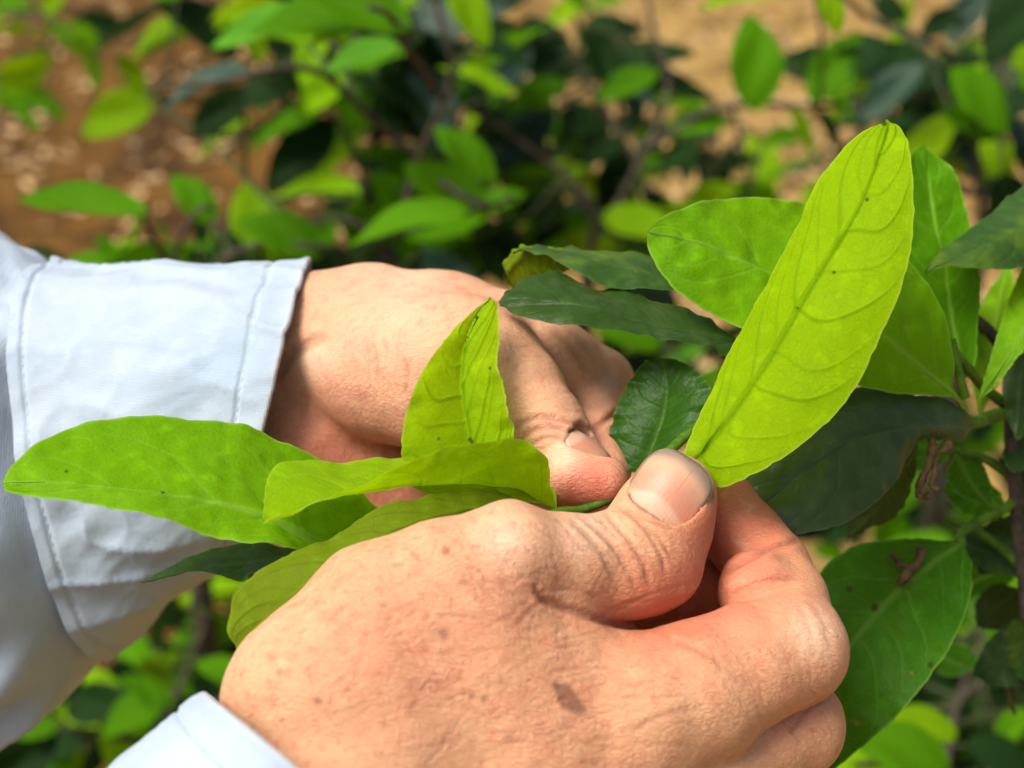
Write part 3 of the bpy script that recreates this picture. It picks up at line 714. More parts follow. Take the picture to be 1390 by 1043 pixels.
def ridged(p, seed, k=2.5): return (1 - np.abs(vnoise(p, seed))) ** k
def far_folds(s, t, Q):
    p = Q * 1.0
    f = .0045 * vnoise(np.stack([s * 2.5 + t * .5, t * 1.7, s * 0], -1), 21) + .0020 * vnoise(np.stack([s * 7 - t * 1.2, t * 4, s * 0], -1), 22)
    f += .0007 * vnoise(p * 130, 23) + .0022 * ridged(np.stack([s * 6 + t * .8, t * 3.2 - s * 4, s * 0], -1), 28, 2.5)
    # gathers running into the cuff seam along the underside
    f += .0022 * np.sin(t * 17 + 4 * s + 2 * vnoise(np.stack([s * 3, t * 2, s * 0], -1), 25)) * sstep(.45, .85, s) * (1 - sstep(.88, .95, s)) * sstep(-.2, -.75, np.cos(t))
    f *= 1 - .9 * sstep(.90, .97, s)
    return f
sl, Q, nn, th = loft('sleeve', [(-900, 60, -760, 1650, .37, .075, 0, 0), (-420, 190, -330, 1330, .365, .068, 0, 0), (-120, 285, -110, 1075, .36, .058, 0, 0), (0, 336, 0, 985, .355, .052, 0, 0), (52, 361, 85, 936, .352, .047, 2, 0), (84, 374, 140, 884, .351, .0425, 0, 0), (104, 390, 160, 838, .350, .038, 4, 0)], person, 180, 240, far_folds, cap=True)
tag(sl, 'loose pale blue sleeve with soft folds')
def cuff_folds(s, t, Q):
    return .0018 * vnoise(np.stack([s * 2.2, t * 1.3, s * 0], -1), 31) + .0008 * vnoise(np.stack([s * 3 + t, t * 5 - s * 3, s * 0], -1), 32) + .0005 * vnoise(Q * 160, 33) + .0013 * ridged(np.stack([s * 2.2 + t * 1.6, t * 4.5 - s * 2.5, s * 0], -1), 36, 2.2) + .0003 * ridged(np.stack([s * 6, t * 9 + s * 3, s * 0], -1), 37, 2) \
        - .0006 * np.exp(-((s - .06) / .012) ** 2) - .0005 * np.exp(-((s - .885) / .010) ** 2)
cf, Q, nn, th = loft('cuff', [(66, 362, 150, 884, .351, .0455, 6, 0), (120, 364, 196, 852, .350, .0445, 8, 0), (240, 357, 243, 812, .346, .043, 10, 0), (330, 356, 292, 770, .342, .0405, 14, 0), (418, 357, 338, 738, .338, .0385, 20, 4)], sl, 180, 260, cuff_folds, inner=.0016)
stitches(Q, nn, 11, cf); stitches(Q, nn, 159, cf)
def near_folds(s, t, Q):
    return .0022 * vnoise(np.stack([s * 3, t * 1.4, s * 0], -1), 41) + .0008 * vnoise(np.stack([s * 5, t * 5, s * 0], -1), 42) + .0003 * vnoise(Q * 180, 43)
sl2, Q, nn, th = loft('sleeve', [(-520, 1640, 180, 2080, .190, .046, 0, 0), (-150, 1325, 400, 1720, .212, .040, 0, 0), (130, 1070, 560, 1455, .229, .034, 0, 0), (180, 1030, 590, 1410, .231, .032, 0, 0)], person, 90, 130, near_folds, cap=True)
tag(sl2, 'pale blue sleeve covering the wrist of the right hand')
def near_cuff(s, t, Q):
    return .0002 * ridged(np.stack([s * 5, t * 6 + s * 3, s * 0], -1), 57, 4) + .0009 * vnoise(np.stack([s * 3, t * 1.6, s * 0], -1), 51) + .0003 * vnoise(Q * 170, 52) - .0006 * np.exp(-((s - .80) / .022) ** 2)
cf2, Q, nn, th = loft('cuff', [(120, 1078, 570, 1475, .228, .0345, 20, -30), (180, 1022, 610, 1400, .231, .0345, 30, -45), (243, 964, 680, 1330, .2345, .0345, 42, -60), (274, 943, 712, 1292, .2365, .0335, 46, -66)], sl2, 90, 150, near_cuff, inner=.0018)
stitches(Q, nn, 72, cf2)

# ------------------------------------------------------------------ leaves traced one by one
def leaf_data(mid, eL, eR, show='top', nv=200, nu=40, bulge=(0.0, 0.0), wav=.0006, veins=11, vamp=.00022, seed=1, slope=(.10, .10), vcol=None, trough=False, specks=(), vw=.00036, edge_wav=.0006, arc=.55, pucker=.00025):
    """three space curves base->tip in pixels + depth: midrib and the two edges"""
    M = spline(cam3(*np.array(mid, float).T), nv); A = spline(cam3(*np.array(eL, float).T), nv); B = spline(cam3(*np.array(eR, float).T), nv)
    rr = np.random.default_rng(seed)
    vcol = (.30 if show == 'top' else .75) if vcol is None else vcol
    if show == 'top': vamp = vamp * .45
    if not isinstance(slope, tuple): slope = (slope, slope)
    L = np.linalg.norm(np.diff(M, axis=0), axis=1).sum()
    t = np.linspace(0, 1, nv)
    sides = []
    for E, bl, sd in ((A, bulge[0], 0), (B, bulge[1], 1)):
        s = np.linspace(0, 1, nu + 1)
        W = E - M
        q = M[:, None] + W[:, None] * s[None, :, None]
        view = -M / np.linalg.norm(M, axis=1)[:, None]
        tang = np.gradient(M, axis=0); nrm = np.cross(tang, W); nrm /= np.linalg.norm(nrm, axis=1)[:, None] + 1e-9
        nrm *= np.sign((nrm * view).sum(1))[:, None] * (-1 if trough and sd else 1)
        nrm = np.stack([np.convolve(np.pad(nrm[:, k], 8, 'edge'), np.ones(17) / 17, 'valid') for k in range(3)], 1)
        wid = np.linalg.norm(W, axis=1)
        q = q + nrm[:, None] * (bl * wid[:, None] * 4 * s * (1 - s))[..., None]
        # vein pattern in (t, s)
        vein = np.zeros((nv, nu + 1)); puck = np.zeros((nv, nu + 1))
        ts = np.linspace(.03, .90, veins) + rr.normal(0, .012, veins)
        S_, T_ = np.meshgrid(s, t)
        for i, t0 in enumerate(ts):
            sl = slope[sd] * rr.uniform(.75, 1.3); cv = rr.uniform(.02, .07)
            tv = t0 + sl * S_ + cv * S_ ** 2 + .17 * arc * S_ ** 4 + .006 * np.sin(S_ * 9 + i * 2.1)
            d = np.abs(T_ - tv) * L / np.sqrt(1 + ((sl + 2 * cv * S_) * L / np.maximum(wid[:, None], 1e-4)) ** 2)
            str_ = (1 if i % 2 == 0 else .55) * sstep(1.02, .72, S_)
            vein = np.maximum(vein, str_ * np.exp(-(d / (vw * (1 - .5 * S_))) ** 2))
            puck += np.exp(-(d / (vw * 4)) ** 2) * str_
        dm = s[None] * wid[:, None]
        mrib = np.exp(-(dm / (.00085 * (1.05 - .75 * t[:, None]))) ** 2)
        rim = sstep(.0006, .0, (1 - s[None]) * wid[:, None])
        w3 = q * 1.0
        n_ = wav * vnoise(w3 * 75, seed * 7 + sd) + pucker * vnoise(w3 * 330, seed * 7 + 2) + edge_wav * (s[None] ** 3) * vnoise(np.stack([t * 22, t * 0 + sd * 9, t * 0], -1), seed + 77)[:, None]
        up = -1 if show == 'top' else 1
        n_ = n_ + up * (vamp * vein + (.9 if show != 'top' else .5) * vamp * puck * .6 + (1.2 if show == 'top' else 2.6) * vamp * mrib)
        n_ = n_ * sstep(0, .04, t)[:, None]
        q = q + nrm[:, None] * n_[..., None]
        q = q + (W / (wid[:, None] + 1e-6))[:, None] * (s[None] ** 6 * (.00016 * vnoise(np.stack([t * 60, t * 0, t * 0 + sd], -1), seed + 5))[:, None])[..., None]
        sides.append((q, np.maximum(vein * vcol, mrib * .85), rim))
    (qa, va, ra), (qb, vb, rb) = sides
    Q = np.concatenate([qa[:, ::-1], qb[:, 1:]], 1); Vn = np.concatenate([va[:, ::-1], vb[:, 1:]], 1); Rm = np.concatenate([ra[:, ::-1], rb[:, 1:]], 1)
    nc = Q.shape[1]; I = np.arange(nv * nc).reshape(nv, nc)
    F = np.stack([I[:-1, :-1], I[1:, :-1], I[1:, 1:], I[:-1, 1:]], -1).reshape(-1, 4)
    a = Q[1:, :-1] - Q[:-1, :-1]; b = Q[:-1, 1:] - Q[:-1, :-1]
    fn = np.cross(a, b); vd = -Q[:-1, :-1]
    s_ = np.sign((fn * vd)[:, :nu].sum()) if trough else np.sign((fn * vd).sum())
    front = (s_ > 0) == (show == 'top')
    if front: F = F[:, ::-1]                  # camera space is left-handed
    Vv = Q.reshape(-1, 3); px, py = pix(Vv)
    sp = np.zeros(len(Vv))
    for sx, sy, sr in specks: sp = np.maximum(sp, .9 * sstep(1.3, .7, np.hypot(px - sx, py - sy) / sr))
    return to_world(Vv), F, {'vein': Vn.ravel(), 'rim': Rm.ravel(), 'speck': sp}
def leaf(parent, mat, mid, eL, eR, label=None, **kw):
    V, F, at = leaf_data(mid, eL, eR, **kw)
    o = obj('leaf', mesh_from('leaf', V, F, mat, at), parent)
    if label: o['label'] = label
    return o
def stem(parent, pts, r0, r1, mat=STEM, name='stem', n=40, seg=10, wob=.0):
    c = spline(cam3(*np.array(pts, float).T), n)
    if wob: c = c + wob * np.stack([vnoise(c * 60, k) for k in (1, 2, 3)], 1)
    V, F = tube_data(to_world(c), np.linspace(r0, r1, n), seg, jit=.08)
    return obj(name, mesh_from(name, V, F, mat), parent)

tree_root = P(1420, 700, .345); tree_root[2] = 0
tree = empty('citrus_tree', tree_root)
tag(tree, 'citrus tree beside the hands, its pinched shoot carrying lime-green and dark leaves', 'tree')
# trunk and twigs
base_c = np.linalg.inv(np.stack([RIGHT, UP, FWD], 1)) @ (tree_root + np.array([.05, .05, 0]) - CAM)
tr = np.vstack([base_c[None], (base_c * .55 + cam3(1405, 1100, .36) * .45)[None], cam3(1405, 1100, .36)[None], cam3(1392, 820, .345)[None], cam3(1376, 640, .335)[None], cam3(1372, 545, .33)[None], cam3(1395, 430, .33)[None], cam3(1440, 300, .34)[None]])
c_ = spline(tr, 90); rr_ = np.interp(np.linspace(0, 1, 90), [0, .55, .72, 1], [.011, .0045, .0025, .0014])
Vt, Ft = tube_data(to_world(c_), rr_, 12, jit=.25)
tag(obj('trunk', mesh_from('trunk', Vt, Ft, BARK), tree), 'thin mottled grey trunk')
stem(tree, [(1374, 560, .331), (1345, 566, .320), (1322, 574, .314), (1290, 566, .312), (1200, 552, .308), (1100, 530, .303), (1010, 545, .295), (948, 579, .287), (905, 616, .2805), (870, 648, .2785), (838, 672, .2775), (790, 692, .2765), (757, 695, .2745), (715, 707, .2735)], .0016, .0009, name='shoot', n=90)
stem(tree, [(1381, 672, .3385), (1365, 690, .336), (1330, 707, .332), (1305, 724, .328), (1306, 741, .3245)], .0013, .0011)
stem(tree, [(1373, 555, .331), (1340, 530, .322), (1318, 505, .315), (1290, 470, .31), (1262, 420, .308)], .0014, .0010)
stem(tree, [(1310, 540, .310), (1300, 500, .309), (1292, 460, .309)], .0012, .0009)
stem(tree, [(1379, 655, .3375), (1340, 625, .335), (1300, 612, .335)], .0012, .0009)
stem(tree, [(1360, 470, .333), (1338, 445, .333), (1320, 430, .333)], .0016, .0012, BARK)
stem(tree, [(1388, 770, .345), (1340, 730, .348), (1290, 705, .35)], .0014, .001)
stem(tree, [(1100, 528, .297), (1050, 500, .295), (1003, 468, .292)], .0014, .0010)

# young leaves on the held shoot
leaf(tree, LIME, [(941, 628, .2735), (947, 620, .2735), (998, 557, .2715), (1050, 478, .270), (1108, 377, .269), (1166, 282, .270), (1198, 198, .272), (1206, 166, .2735)],
     [(941, 628, .2735), (929, 614, .274), (953, 557, .277), (985, 485, .279), (1008, 441, .280), (1050, 367, .280), (1082, 303, .2795), (1108, 247, .279), (1140, 207, .278), (1175, 178, .276), (1206, 166, .2735)],
     [(941, 628, .2735), (955, 646, .2725), (966, 659, .271), (987, 660, .269), (1029, 641, .266), (1082, 609, .264), (1124, 572, .263), (1161, 525, .2625), (1198, 451, .2625), (1224, 388, .263), (1238, 325, .264), (1240, 256, .266), (1235, 203, .269), (1222, 173, .272), (1206, 166, .2735)],
     'big lime-green young leaf standing upright above the thumb nail', show='under', nv=320, nu=70, bulge=(.06, .08), veins=9, vamp=.00028, seed=3, slope=(.20, .03), arc=.75, vw=.00042, wav=.0004, edge_wav=.0002, pucker=.0001,
     specks=[(1177, 271, 2.8), (1132, 370, 2.4), (1082, 418, 2), (1200, 168, 3.5)])
leaf(tree, LIME, [(757, 693, .2745), (731, 679, .2745), (703, 663, .272), (642, 656, .270), (582, 658, .268), (513, 663, .2655), (461, 672, .262), (421, 684, .259), (392, 699, .2555), (357, 709, .253)],
     [(757, 693, .2745), (752, 650, .276), (740, 616, .279), (690, 604, .282), (622, 608, .282), (558, 618, .280), (501, 624, .278), (441, 627, .275), (384, 628, .270), (364, 646, .264), (358, 682, .257), (357, 709, .253)],
     [(757, 693, .2745), (748, 660, .270), (742, 622, .266), (711, 602, .2635), (670, 602, .262), (622, 606, .2605), (560, 624, .259), (501, 650, .257), (455, 668, .256), (421, 682, .2545), (385, 700, .253), (357, 709, .253)],
     'folded lime-green young leaf arching over the left thumb', show='top', trough=True, nv=260, nu=44, bulge=(.02, -.05), veins=9, seed=5, vamp=.0003)
leaf(tree, LIME, [(752, 692, .2750), (705, 668, .2775), (655, 640, .279), (642, 600, .2795), (636, 570, .280), (630, 533, .2805), (632, 473, .2825), (648, 432, .284), (666, 405, .285)],
     [(752, 692, .2750), (700, 676, .276), (600, 674, .2765), (562, 662, .277), (547, 625, .2765), (545, 602, .2765), (550, 566, .2765), (566, 521, .2775), (598, 469, .280), (638, 425, .283), (666, 405, .285)],
     [(752, 692, .2750), (715, 655, .278), (701, 625, .277), (697, 598, .276), (694, 578, .2755), (682, 521, .2765), (675, 489, .278), (678, 445, .281), (676, 414, .284), (666, 405, .285)],
     'upright lime-green young leaf standing in front of the left palm', show='under', nv=260, nu=50, bulge=(.08, .08), veins=10, vamp=.00026, seed=8, slope=(.0, .22), arc=.5, vw=.0004, specks=[(638, 597, 3), (640, 600, 2), (595, 596, 2), (665, 500, 2)])
leaf(tree, GREEN, [(700, 735, .276), (560, 760, .272), (500, 757, .270), (430, 737, .2665), (384, 712, .264), (290, 681, .2605), (150, 660, .258), (80, 653, .258), (3, 656, .259)],
     [(700, 735, .276), (600, 722, .280), (545, 712, .283), (512, 690, .284), (470, 645, .284), (420, 616, .283), (350, 589, .280), (280, 572, .277), (200, 567, .274), (110, 578, .270), (60, 600, .266), (20, 632, .262), (3, 656, .259)],
     [(700, 735, .276), (600, 790, .268), (500, 783, .2645), (440, 757, .261), (400, 747, .2590), (330, 735, .2570), (240, 712, .2555), (180, 696, .2550), (120, 682, .2555), (60, 676, .257), (10, 668, .2585), (3, 656, .259)],
     'broad fresh green leaf lying over the sleeve cuff', show='top', nv=320, nu=60, bulge=(-.04, -.05), veins=10, seed=12, slope=.09, wav=.0010, specks=[(221, 669, 2), (90, 640, 2)], pucker=.0004)
leaf(tree, OLIVE, [(722, 693, 0.2740), (690, 690, 0.2712), (620, 697, 0.2629), (540, 722, 0.2550), (460, 765, 0.2510), (390, 815, 0.2480), (340, 862, 0.2465), (322, 883, 0.2460)],
     [(722, 693, 0.2740), (703, 676, 0.2744), (668, 665, 0.2720), (617, 667, 0.2673), (556, 679, 0.2620), (513, 692, 0.2600), (461, 722, 0.2575), (427, 741, 0.2560), (375, 761, 0.2540), (332, 791, 0.2515), (314, 821, 0.2490), (309, 856, 0.2470), (322, 883, 0.2460)],
     [(722, 693, 0.2740), (700, 712, 0.2727), (640, 740, 0.2665), (560, 785, 0.2590), (480, 830, 0.2560), (400, 870, 0.2520), (353, 880, 0.2480), (322, 883, 0.2460)],
     'long olive-green leaf hanging behind the back of the hand', show='under', nv=240, nu=44, bulge=(.05, .0), veins=12, seed=15, slope=.08, specks=[(342, 879, 7), (352, 874, 5), (476, 682, 3)])
leaf(tree, PATCHY, [(470, 745, .285), (400, 752, .284), (340, 762, .283), (265, 772, .283), (191, 791, .284)],
     [(470, 745, .285), (430, 742, .288), (390, 742, .288), (355, 737, .288), (328, 739, .288), (270, 750, .287), (232, 768, .286), (191, 791, .284)],
     [(470, 745, .285), (400, 770, .280), (345, 780, .279), (328, 789, .279), (301, 782, .280), (270, 775, .281), (232, 782, .283), (191, 791, .284)],
     'small dark leaf poking out under the broad green leaf', nv=140, nu=26, seed=17, veins=9, wav=.0003, edge_wav=.0002)
# leaves around the big one
leaf(tree, GREEN, [(1322, 562, .312), (1298, 536, .306), (1251, 499, .300), (1198, 456, .296), (1120, 410, .293), (1040, 369, .291), (950, 332, .289), (879, 314, .288)],
     [(1322, 562, .312), (1297, 530, .306), (1293, 483, .305), (1267, 404, .304), (1232, 351, .303), (1170, 300, .301), (1095, 276, .298), (1019, 267, .295), (950, 274, .292), (897, 296, .289), (879, 314, .288)],
     [(1322, 562, .312), (1293, 540, .305), (1214, 534, .297), (1161, 521, .293), (1080, 490, .289), (1008, 446, .286), (934, 404, .285), (897, 367, .286), (881, 332, .287), (879, 314, .288)],
     'wide bright green leaf crossing behind the big upright leaf', nv=300, nu=60, bulge=(-.03, .03), veins=11, seed=21, wav=.0011, pucker=.0004, slope=.07)
leaf(tree, MEDIUM, [(1308, 520, .315), (1300, 470, .316), (1283, 380, .318), (1266, 280, .320), (1256, 199, .322)],
     [(1308, 520, .315), (1270, 480, .312), (1235, 400, .312), (1222, 310, .315), (1228, 240, .318), (1240, 205, .321), (1256, 199, .322)],
     [(1308, 520, .315), (1325, 470, .318), (1330, 380, .319), (1318, 310, .320), (1304, 252, .321), (1283, 219, .322), (1256, 199, .322)],
     'green leaf standing behind the right edge of the big leaf', nv=200, nu=40, seed=24, veins=10, bulge=(-.03, -.05), wav=.0012)
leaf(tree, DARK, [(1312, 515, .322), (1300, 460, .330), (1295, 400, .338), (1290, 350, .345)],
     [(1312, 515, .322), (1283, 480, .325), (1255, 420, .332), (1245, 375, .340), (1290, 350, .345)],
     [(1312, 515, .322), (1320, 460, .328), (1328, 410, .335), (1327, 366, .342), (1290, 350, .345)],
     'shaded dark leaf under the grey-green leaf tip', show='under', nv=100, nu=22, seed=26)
leaf(tree, PATCHY, [(1510, 250, .325), (1440, 275, .320), (1390, 305, .315), (1330, 335, .311), (1256, 373, .308)],
     [(1510, 250, .325), (1440, 225, .330), (1390, 250, .328), (1345, 282, .323), (1319, 303, .319), (1275, 344, .312), (1256, 373, .308)],
     [(1510, 250, .325), (1460, 340, .316), (1390, 361, .310), (1346, 362, .308), (1293, 365, .307), (1256, 373, .308)],
     'dull grey-green leaf with paler patches reaching in beside the big leaf', nv=180, nu=36, seed=28, bulge=(.02, .05), wav=.0014)
leaf(tree, GREEN, [(1440, 380, .320), (1400, 430, .315), (1365, 490, .311), (1327, 546, .308)],
     [(1440, 380, .320), (1400, 350, .322), (1372, 400, .319), (1352, 460, .315), (1338, 510, .311), (1327, 546, .308)],
     [(1440, 380, .320), (1425, 440, .314), (1385, 480, .311), (1350, 525, .309), (1327, 546, .308)],
     'narrow green leaf hanging above the mottled twig', nv=140, nu=28, seed=31, bulge=(-.05, -.05))
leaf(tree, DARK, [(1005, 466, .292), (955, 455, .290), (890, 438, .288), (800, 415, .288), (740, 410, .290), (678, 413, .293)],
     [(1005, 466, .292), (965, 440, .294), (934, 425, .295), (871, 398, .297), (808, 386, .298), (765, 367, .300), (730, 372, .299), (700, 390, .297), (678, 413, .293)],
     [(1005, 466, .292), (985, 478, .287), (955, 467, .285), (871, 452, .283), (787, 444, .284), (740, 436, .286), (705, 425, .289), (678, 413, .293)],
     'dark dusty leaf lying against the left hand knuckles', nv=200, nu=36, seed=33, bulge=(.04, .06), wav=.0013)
leaf(tree, PATCHY, [(1010, 420, .304), (960, 400, .302), (900, 378, .300), (830, 360, .300), (760, 345, .302), (715, 337, .304), (696, 343, .304)],
     [(1010, 420, .304), (960, 372, .308), (900, 352, .309), (845, 347, .310), (790, 337, .311), (740, 333, .310), (710, 334, .307), (696, 343, .304)],
     [(1010, 420, .304), (960, 405, .298), (930, 396, .297), (880, 394, .296), (818, 390, .296), (781, 370, .298), (745, 350, .301), (715, 342, .303), (696, 343, .304)],
     'dark leaf with its tip curled under', nv=180, nu=34, seed=35, bulge=(.04, .05), wav=.0012)
leaf(tree, OLIVE, [(790, 350, .306), (745, 345, .306), (710, 348, .307), (690, 372, .312), (700, 392, .316)],
     [(790, 350, .306), (745, 338, .308), (706, 335, .309), (686, 362, .314), (700, 392, .316)],
     [(790, 350, .306), (770, 368, .306), (735, 375, .308), (710, 388, .312), (700, 392, .316)],
     'olive underside of a curled leaf tip', show='under', nv=80, nu=18, seed=37)
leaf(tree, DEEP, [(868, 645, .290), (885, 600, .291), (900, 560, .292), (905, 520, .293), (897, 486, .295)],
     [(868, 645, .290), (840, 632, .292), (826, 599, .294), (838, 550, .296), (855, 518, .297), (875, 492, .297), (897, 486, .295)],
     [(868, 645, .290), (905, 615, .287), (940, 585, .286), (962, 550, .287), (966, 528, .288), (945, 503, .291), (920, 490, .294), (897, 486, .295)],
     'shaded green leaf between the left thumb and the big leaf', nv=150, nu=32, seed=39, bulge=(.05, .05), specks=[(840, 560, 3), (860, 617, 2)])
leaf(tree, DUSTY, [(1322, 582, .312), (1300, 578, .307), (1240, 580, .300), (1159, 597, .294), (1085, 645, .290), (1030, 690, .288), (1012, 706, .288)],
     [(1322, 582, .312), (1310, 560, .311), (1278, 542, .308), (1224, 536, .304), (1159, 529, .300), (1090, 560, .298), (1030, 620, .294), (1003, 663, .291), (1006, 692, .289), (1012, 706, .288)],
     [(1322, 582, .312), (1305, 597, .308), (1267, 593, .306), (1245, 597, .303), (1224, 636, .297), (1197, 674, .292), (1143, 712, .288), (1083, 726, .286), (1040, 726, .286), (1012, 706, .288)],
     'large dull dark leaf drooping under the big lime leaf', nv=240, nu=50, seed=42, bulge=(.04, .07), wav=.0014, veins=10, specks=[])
leaf(tree, SHADE, [(1310, 742, .325), (1299, 740, .322), (1218, 804, .316), (1148, 885, .312), (1100, 970, .311), (1075, 1065, .312)],
     [(1310, 742, .325), (1305, 738, .326), (1278, 731, .324), (1224, 731, .322), (1154, 744, .322), (1116, 774, .322), (1075, 830, .322), (1055, 920, .320), (1055, 1000, .316), (1075, 1065, .312)],
     [(1310, 742, .325), (1317, 765, .322), (1318, 793, .319), (1312, 831, .315), (1289, 879, .310), (1251, 933, .306), (1202, 987, .305), (1143, 1036, .307), (1105, 1062, .310), (1075, 1065, .312)],
     'wide green leaf with brown specks behind the curled index finger', nv=260, nu=56, seed=45, bulge=(-.03, -.04), veins=8, vamp=.0004, vw=.0005, specks=[(1187, 825, 5), (1263, 903, 4), (1153, 800, 4)])
leaf(tree, SHADE, [(1300, 612, .335), (1310, 640, .336), (1325, 665, .337), (1350, 692, .338)], [(1300, 612, .335), (1285, 640, .337), (1300, 670, .338), (1350, 692, .338)], [(1300, 612, .335), (1330, 625, .335), (1345, 655, .336), (1350, 692, .338)], nv=60, nu=16, seed=47)
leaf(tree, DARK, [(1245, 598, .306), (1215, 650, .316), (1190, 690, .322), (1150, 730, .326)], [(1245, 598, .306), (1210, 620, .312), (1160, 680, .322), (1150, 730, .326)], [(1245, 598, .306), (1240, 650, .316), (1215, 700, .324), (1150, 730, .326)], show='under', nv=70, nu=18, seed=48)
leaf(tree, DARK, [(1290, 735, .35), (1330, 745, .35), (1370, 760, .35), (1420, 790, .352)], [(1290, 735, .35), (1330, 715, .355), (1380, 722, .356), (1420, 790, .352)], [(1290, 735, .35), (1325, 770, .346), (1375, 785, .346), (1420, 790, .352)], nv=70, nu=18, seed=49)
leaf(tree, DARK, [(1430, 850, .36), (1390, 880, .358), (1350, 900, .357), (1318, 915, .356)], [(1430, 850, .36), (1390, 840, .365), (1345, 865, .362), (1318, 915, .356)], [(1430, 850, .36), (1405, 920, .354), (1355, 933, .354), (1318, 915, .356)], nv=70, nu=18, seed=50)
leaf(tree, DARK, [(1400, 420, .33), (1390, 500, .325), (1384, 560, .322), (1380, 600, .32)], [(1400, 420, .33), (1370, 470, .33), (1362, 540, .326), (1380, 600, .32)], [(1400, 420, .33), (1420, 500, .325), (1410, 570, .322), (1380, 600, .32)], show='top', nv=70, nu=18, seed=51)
leaf(tree, SHADE, [(1265, 880, .40), (1285, 895, .40), (1310, 905, .40), (1335, 905, .40)], [(1265, 880, .40), (1290, 872, .402), (1315, 878, .402), (1335, 905, .40)], [(1265, 880, .40), (1275, 915, .398), (1300, 918, .398), (1335, 905, .40)], nv=60, nu=16, seed=52)
leaf(tree, GREEN, [(1330, 570, .345), (1345, 470, .350), (1358, 400, .356), (1372, 350, .36)], [(1330, 570, .345), (1318, 500, .35), (1330, 420, .355), (1372, 350, .36)], [(1330, 570, .345), (1362, 500, .35), (1380, 430, .355), (1372, 350, .36)], nv=60, nu=16, seed=53)
def small_leaf(mat, bx, by, tx, ty, d, w, dd=.004, seed=60, show='top', label=None):
    vx, vy = tx - bx, ty - by; L = math.hypot(vx, vy); nx, ny = -vy / L, vx / L; ts = (0, .12, .3, .5, .7, .88, 1)
    wd = [0, .55, .92, 1.0, .85, .5, 0]
    M_ = [(bx + vx * t, by + vy * t, d + dd * math.sin(2.5 * t)) for t in ts]
    A_ = [(m[0] + nx * w * k, m[1] + ny * w * k, m[2] - .05 * w * k * d / FPX * 8) for m, k in zip(M_, wd)]
    B_2 = [(m[0] - nx * w * k, m[1] - ny * w * k, m[2] + .05 * w * k * d / FPX * 8) for m, k in zip(M_, wd)]
    return leaf(tree, mat, M_, A_, B_2, label, nv=90, nu=20, seed=seed, show=show)
for i_, q_ in enumerate([(SHADE, 1365, 690, 1280, 660, .350, 26), (DARK, 1378, 700, 1330, 780, .352, 30), (PATCHY, 1370, 640, 1400, 590, .328, 22), (DARK, 1380, 720, 1415, 640, .338, 24), (SHADE, 1300, 560, 1245, 640, .345, 26), (DARK, 1385, 800, 1325, 850, .365, 30), (PATCHY, 1388, 830, 1400, 930, .345, 30), (DARK, 1210, 560, 1130, 600, .330, 28), (SHADE, 1385, 760, 1300, 800, .375, 26), (DARK, 1340, 500, 1290, 440, .350, 28)]):
    small_leaf(*q_, seed=61 + i_)
# dried flower remains
def dried(pts_list, name='dried_flower', label=None):
    parts = []
    for pts, r in pts_list:
        c = spline(cam3(*np.array(pts, float).T), 20); c += .0006 * np.stack([vnoise(c * 300, k) for k in (4, 5, 6)], 1)
        parts.append(tube_data(to_world(c), r * (1 + .5 * vnoise(c * 500, 8)), 7, jit=.5))
    V, F = join_data(parts); o = obj(name, mesh_from(name, V, F, DRY), tree)
    if label: o['label'] = label
dried([([(1266, 595, .304), (1270, 612, .304), (1283, 610, .304), (1287, 600, .305)], .0010), ([(1270, 605, .304), (1262, 630, .303), (1250, 655, .303), (1256, 672, .303)], .0010), ([(1275, 612, .304), (1270, 640, .303), (1264, 660, .303), (1272, 668, .303)], .0007), ([(1250, 658, .303), (1247, 672, .303), (1262, 676, .303)], .0008)], label='brown dried flower hanging below the dull dark leaf')
dried([([(1211, 752, .3175), (1222, 764, .317), (1232, 772, .316), (1225, 790, .316)], .0008), ([(1253, 745, .318), (1243, 766, .317), (1230, 778, .316), (1222, 792, .316)], .0010), ([(1215, 770, .317), (1228, 768, .316), (1240, 770, .316)], .0007)], label='brown dried twig end lying on the wide green leaf')
dried([([(1364, 928, .36), (1370, 950, .36), (1378, 972, .36)], .0007)])

# ------------------------------------------------------------------ shrubs behind
def generic_leaf(variant):
    nv, nu = 18, 5; t = np.linspace(0, 1, nv); rows = []
    fold = (.35, .15, .55, .25)[variant]; curl = (.10, .25, -.12, .18)[variant]; tw = (0, .25, -.2, .4)[variant]
    wm = (.24, .28, .22, .26)[variant]
    for a in t:
        w = wm * (math.sin(math.pi * a ** .85) ** .75 if 0 < a < 1 else 0) * 1.0
        r = []
        for j in range(-nu, nu + 1):
            s = j / nu
            yv, zv = s * w, fold * abs(s) * w + curl * (a - a * a) * 1.2 + .015 * math.sin(9 * a + 4 * s)
            an = tw * (a - .5); r.append((a, yv * math.cos(an) - zv * math.sin(an) * .4, zv + yv * math.sin(an)))
        rows.append(r)
    V = np.array(rows).reshape(-1, 3); nc = 2 * nu + 1; I = np.arange(nv * nc).reshape(nv, nc)
    return V, np.stack([I[:-1, :-1], I[1:, :-1], I[1:, 1:], I[:-1, 1:]], -1).reshape(-1, 4)
GEN = {}
def gen_mesh(variant, mat):
    if (variant, mat.name) not in GEN:
        V, F = generic_leaf(variant); GEN[variant, mat.name] = mesh_from('shrub_leaf', V, F, mat)
    return GEN[variant, mat.name]
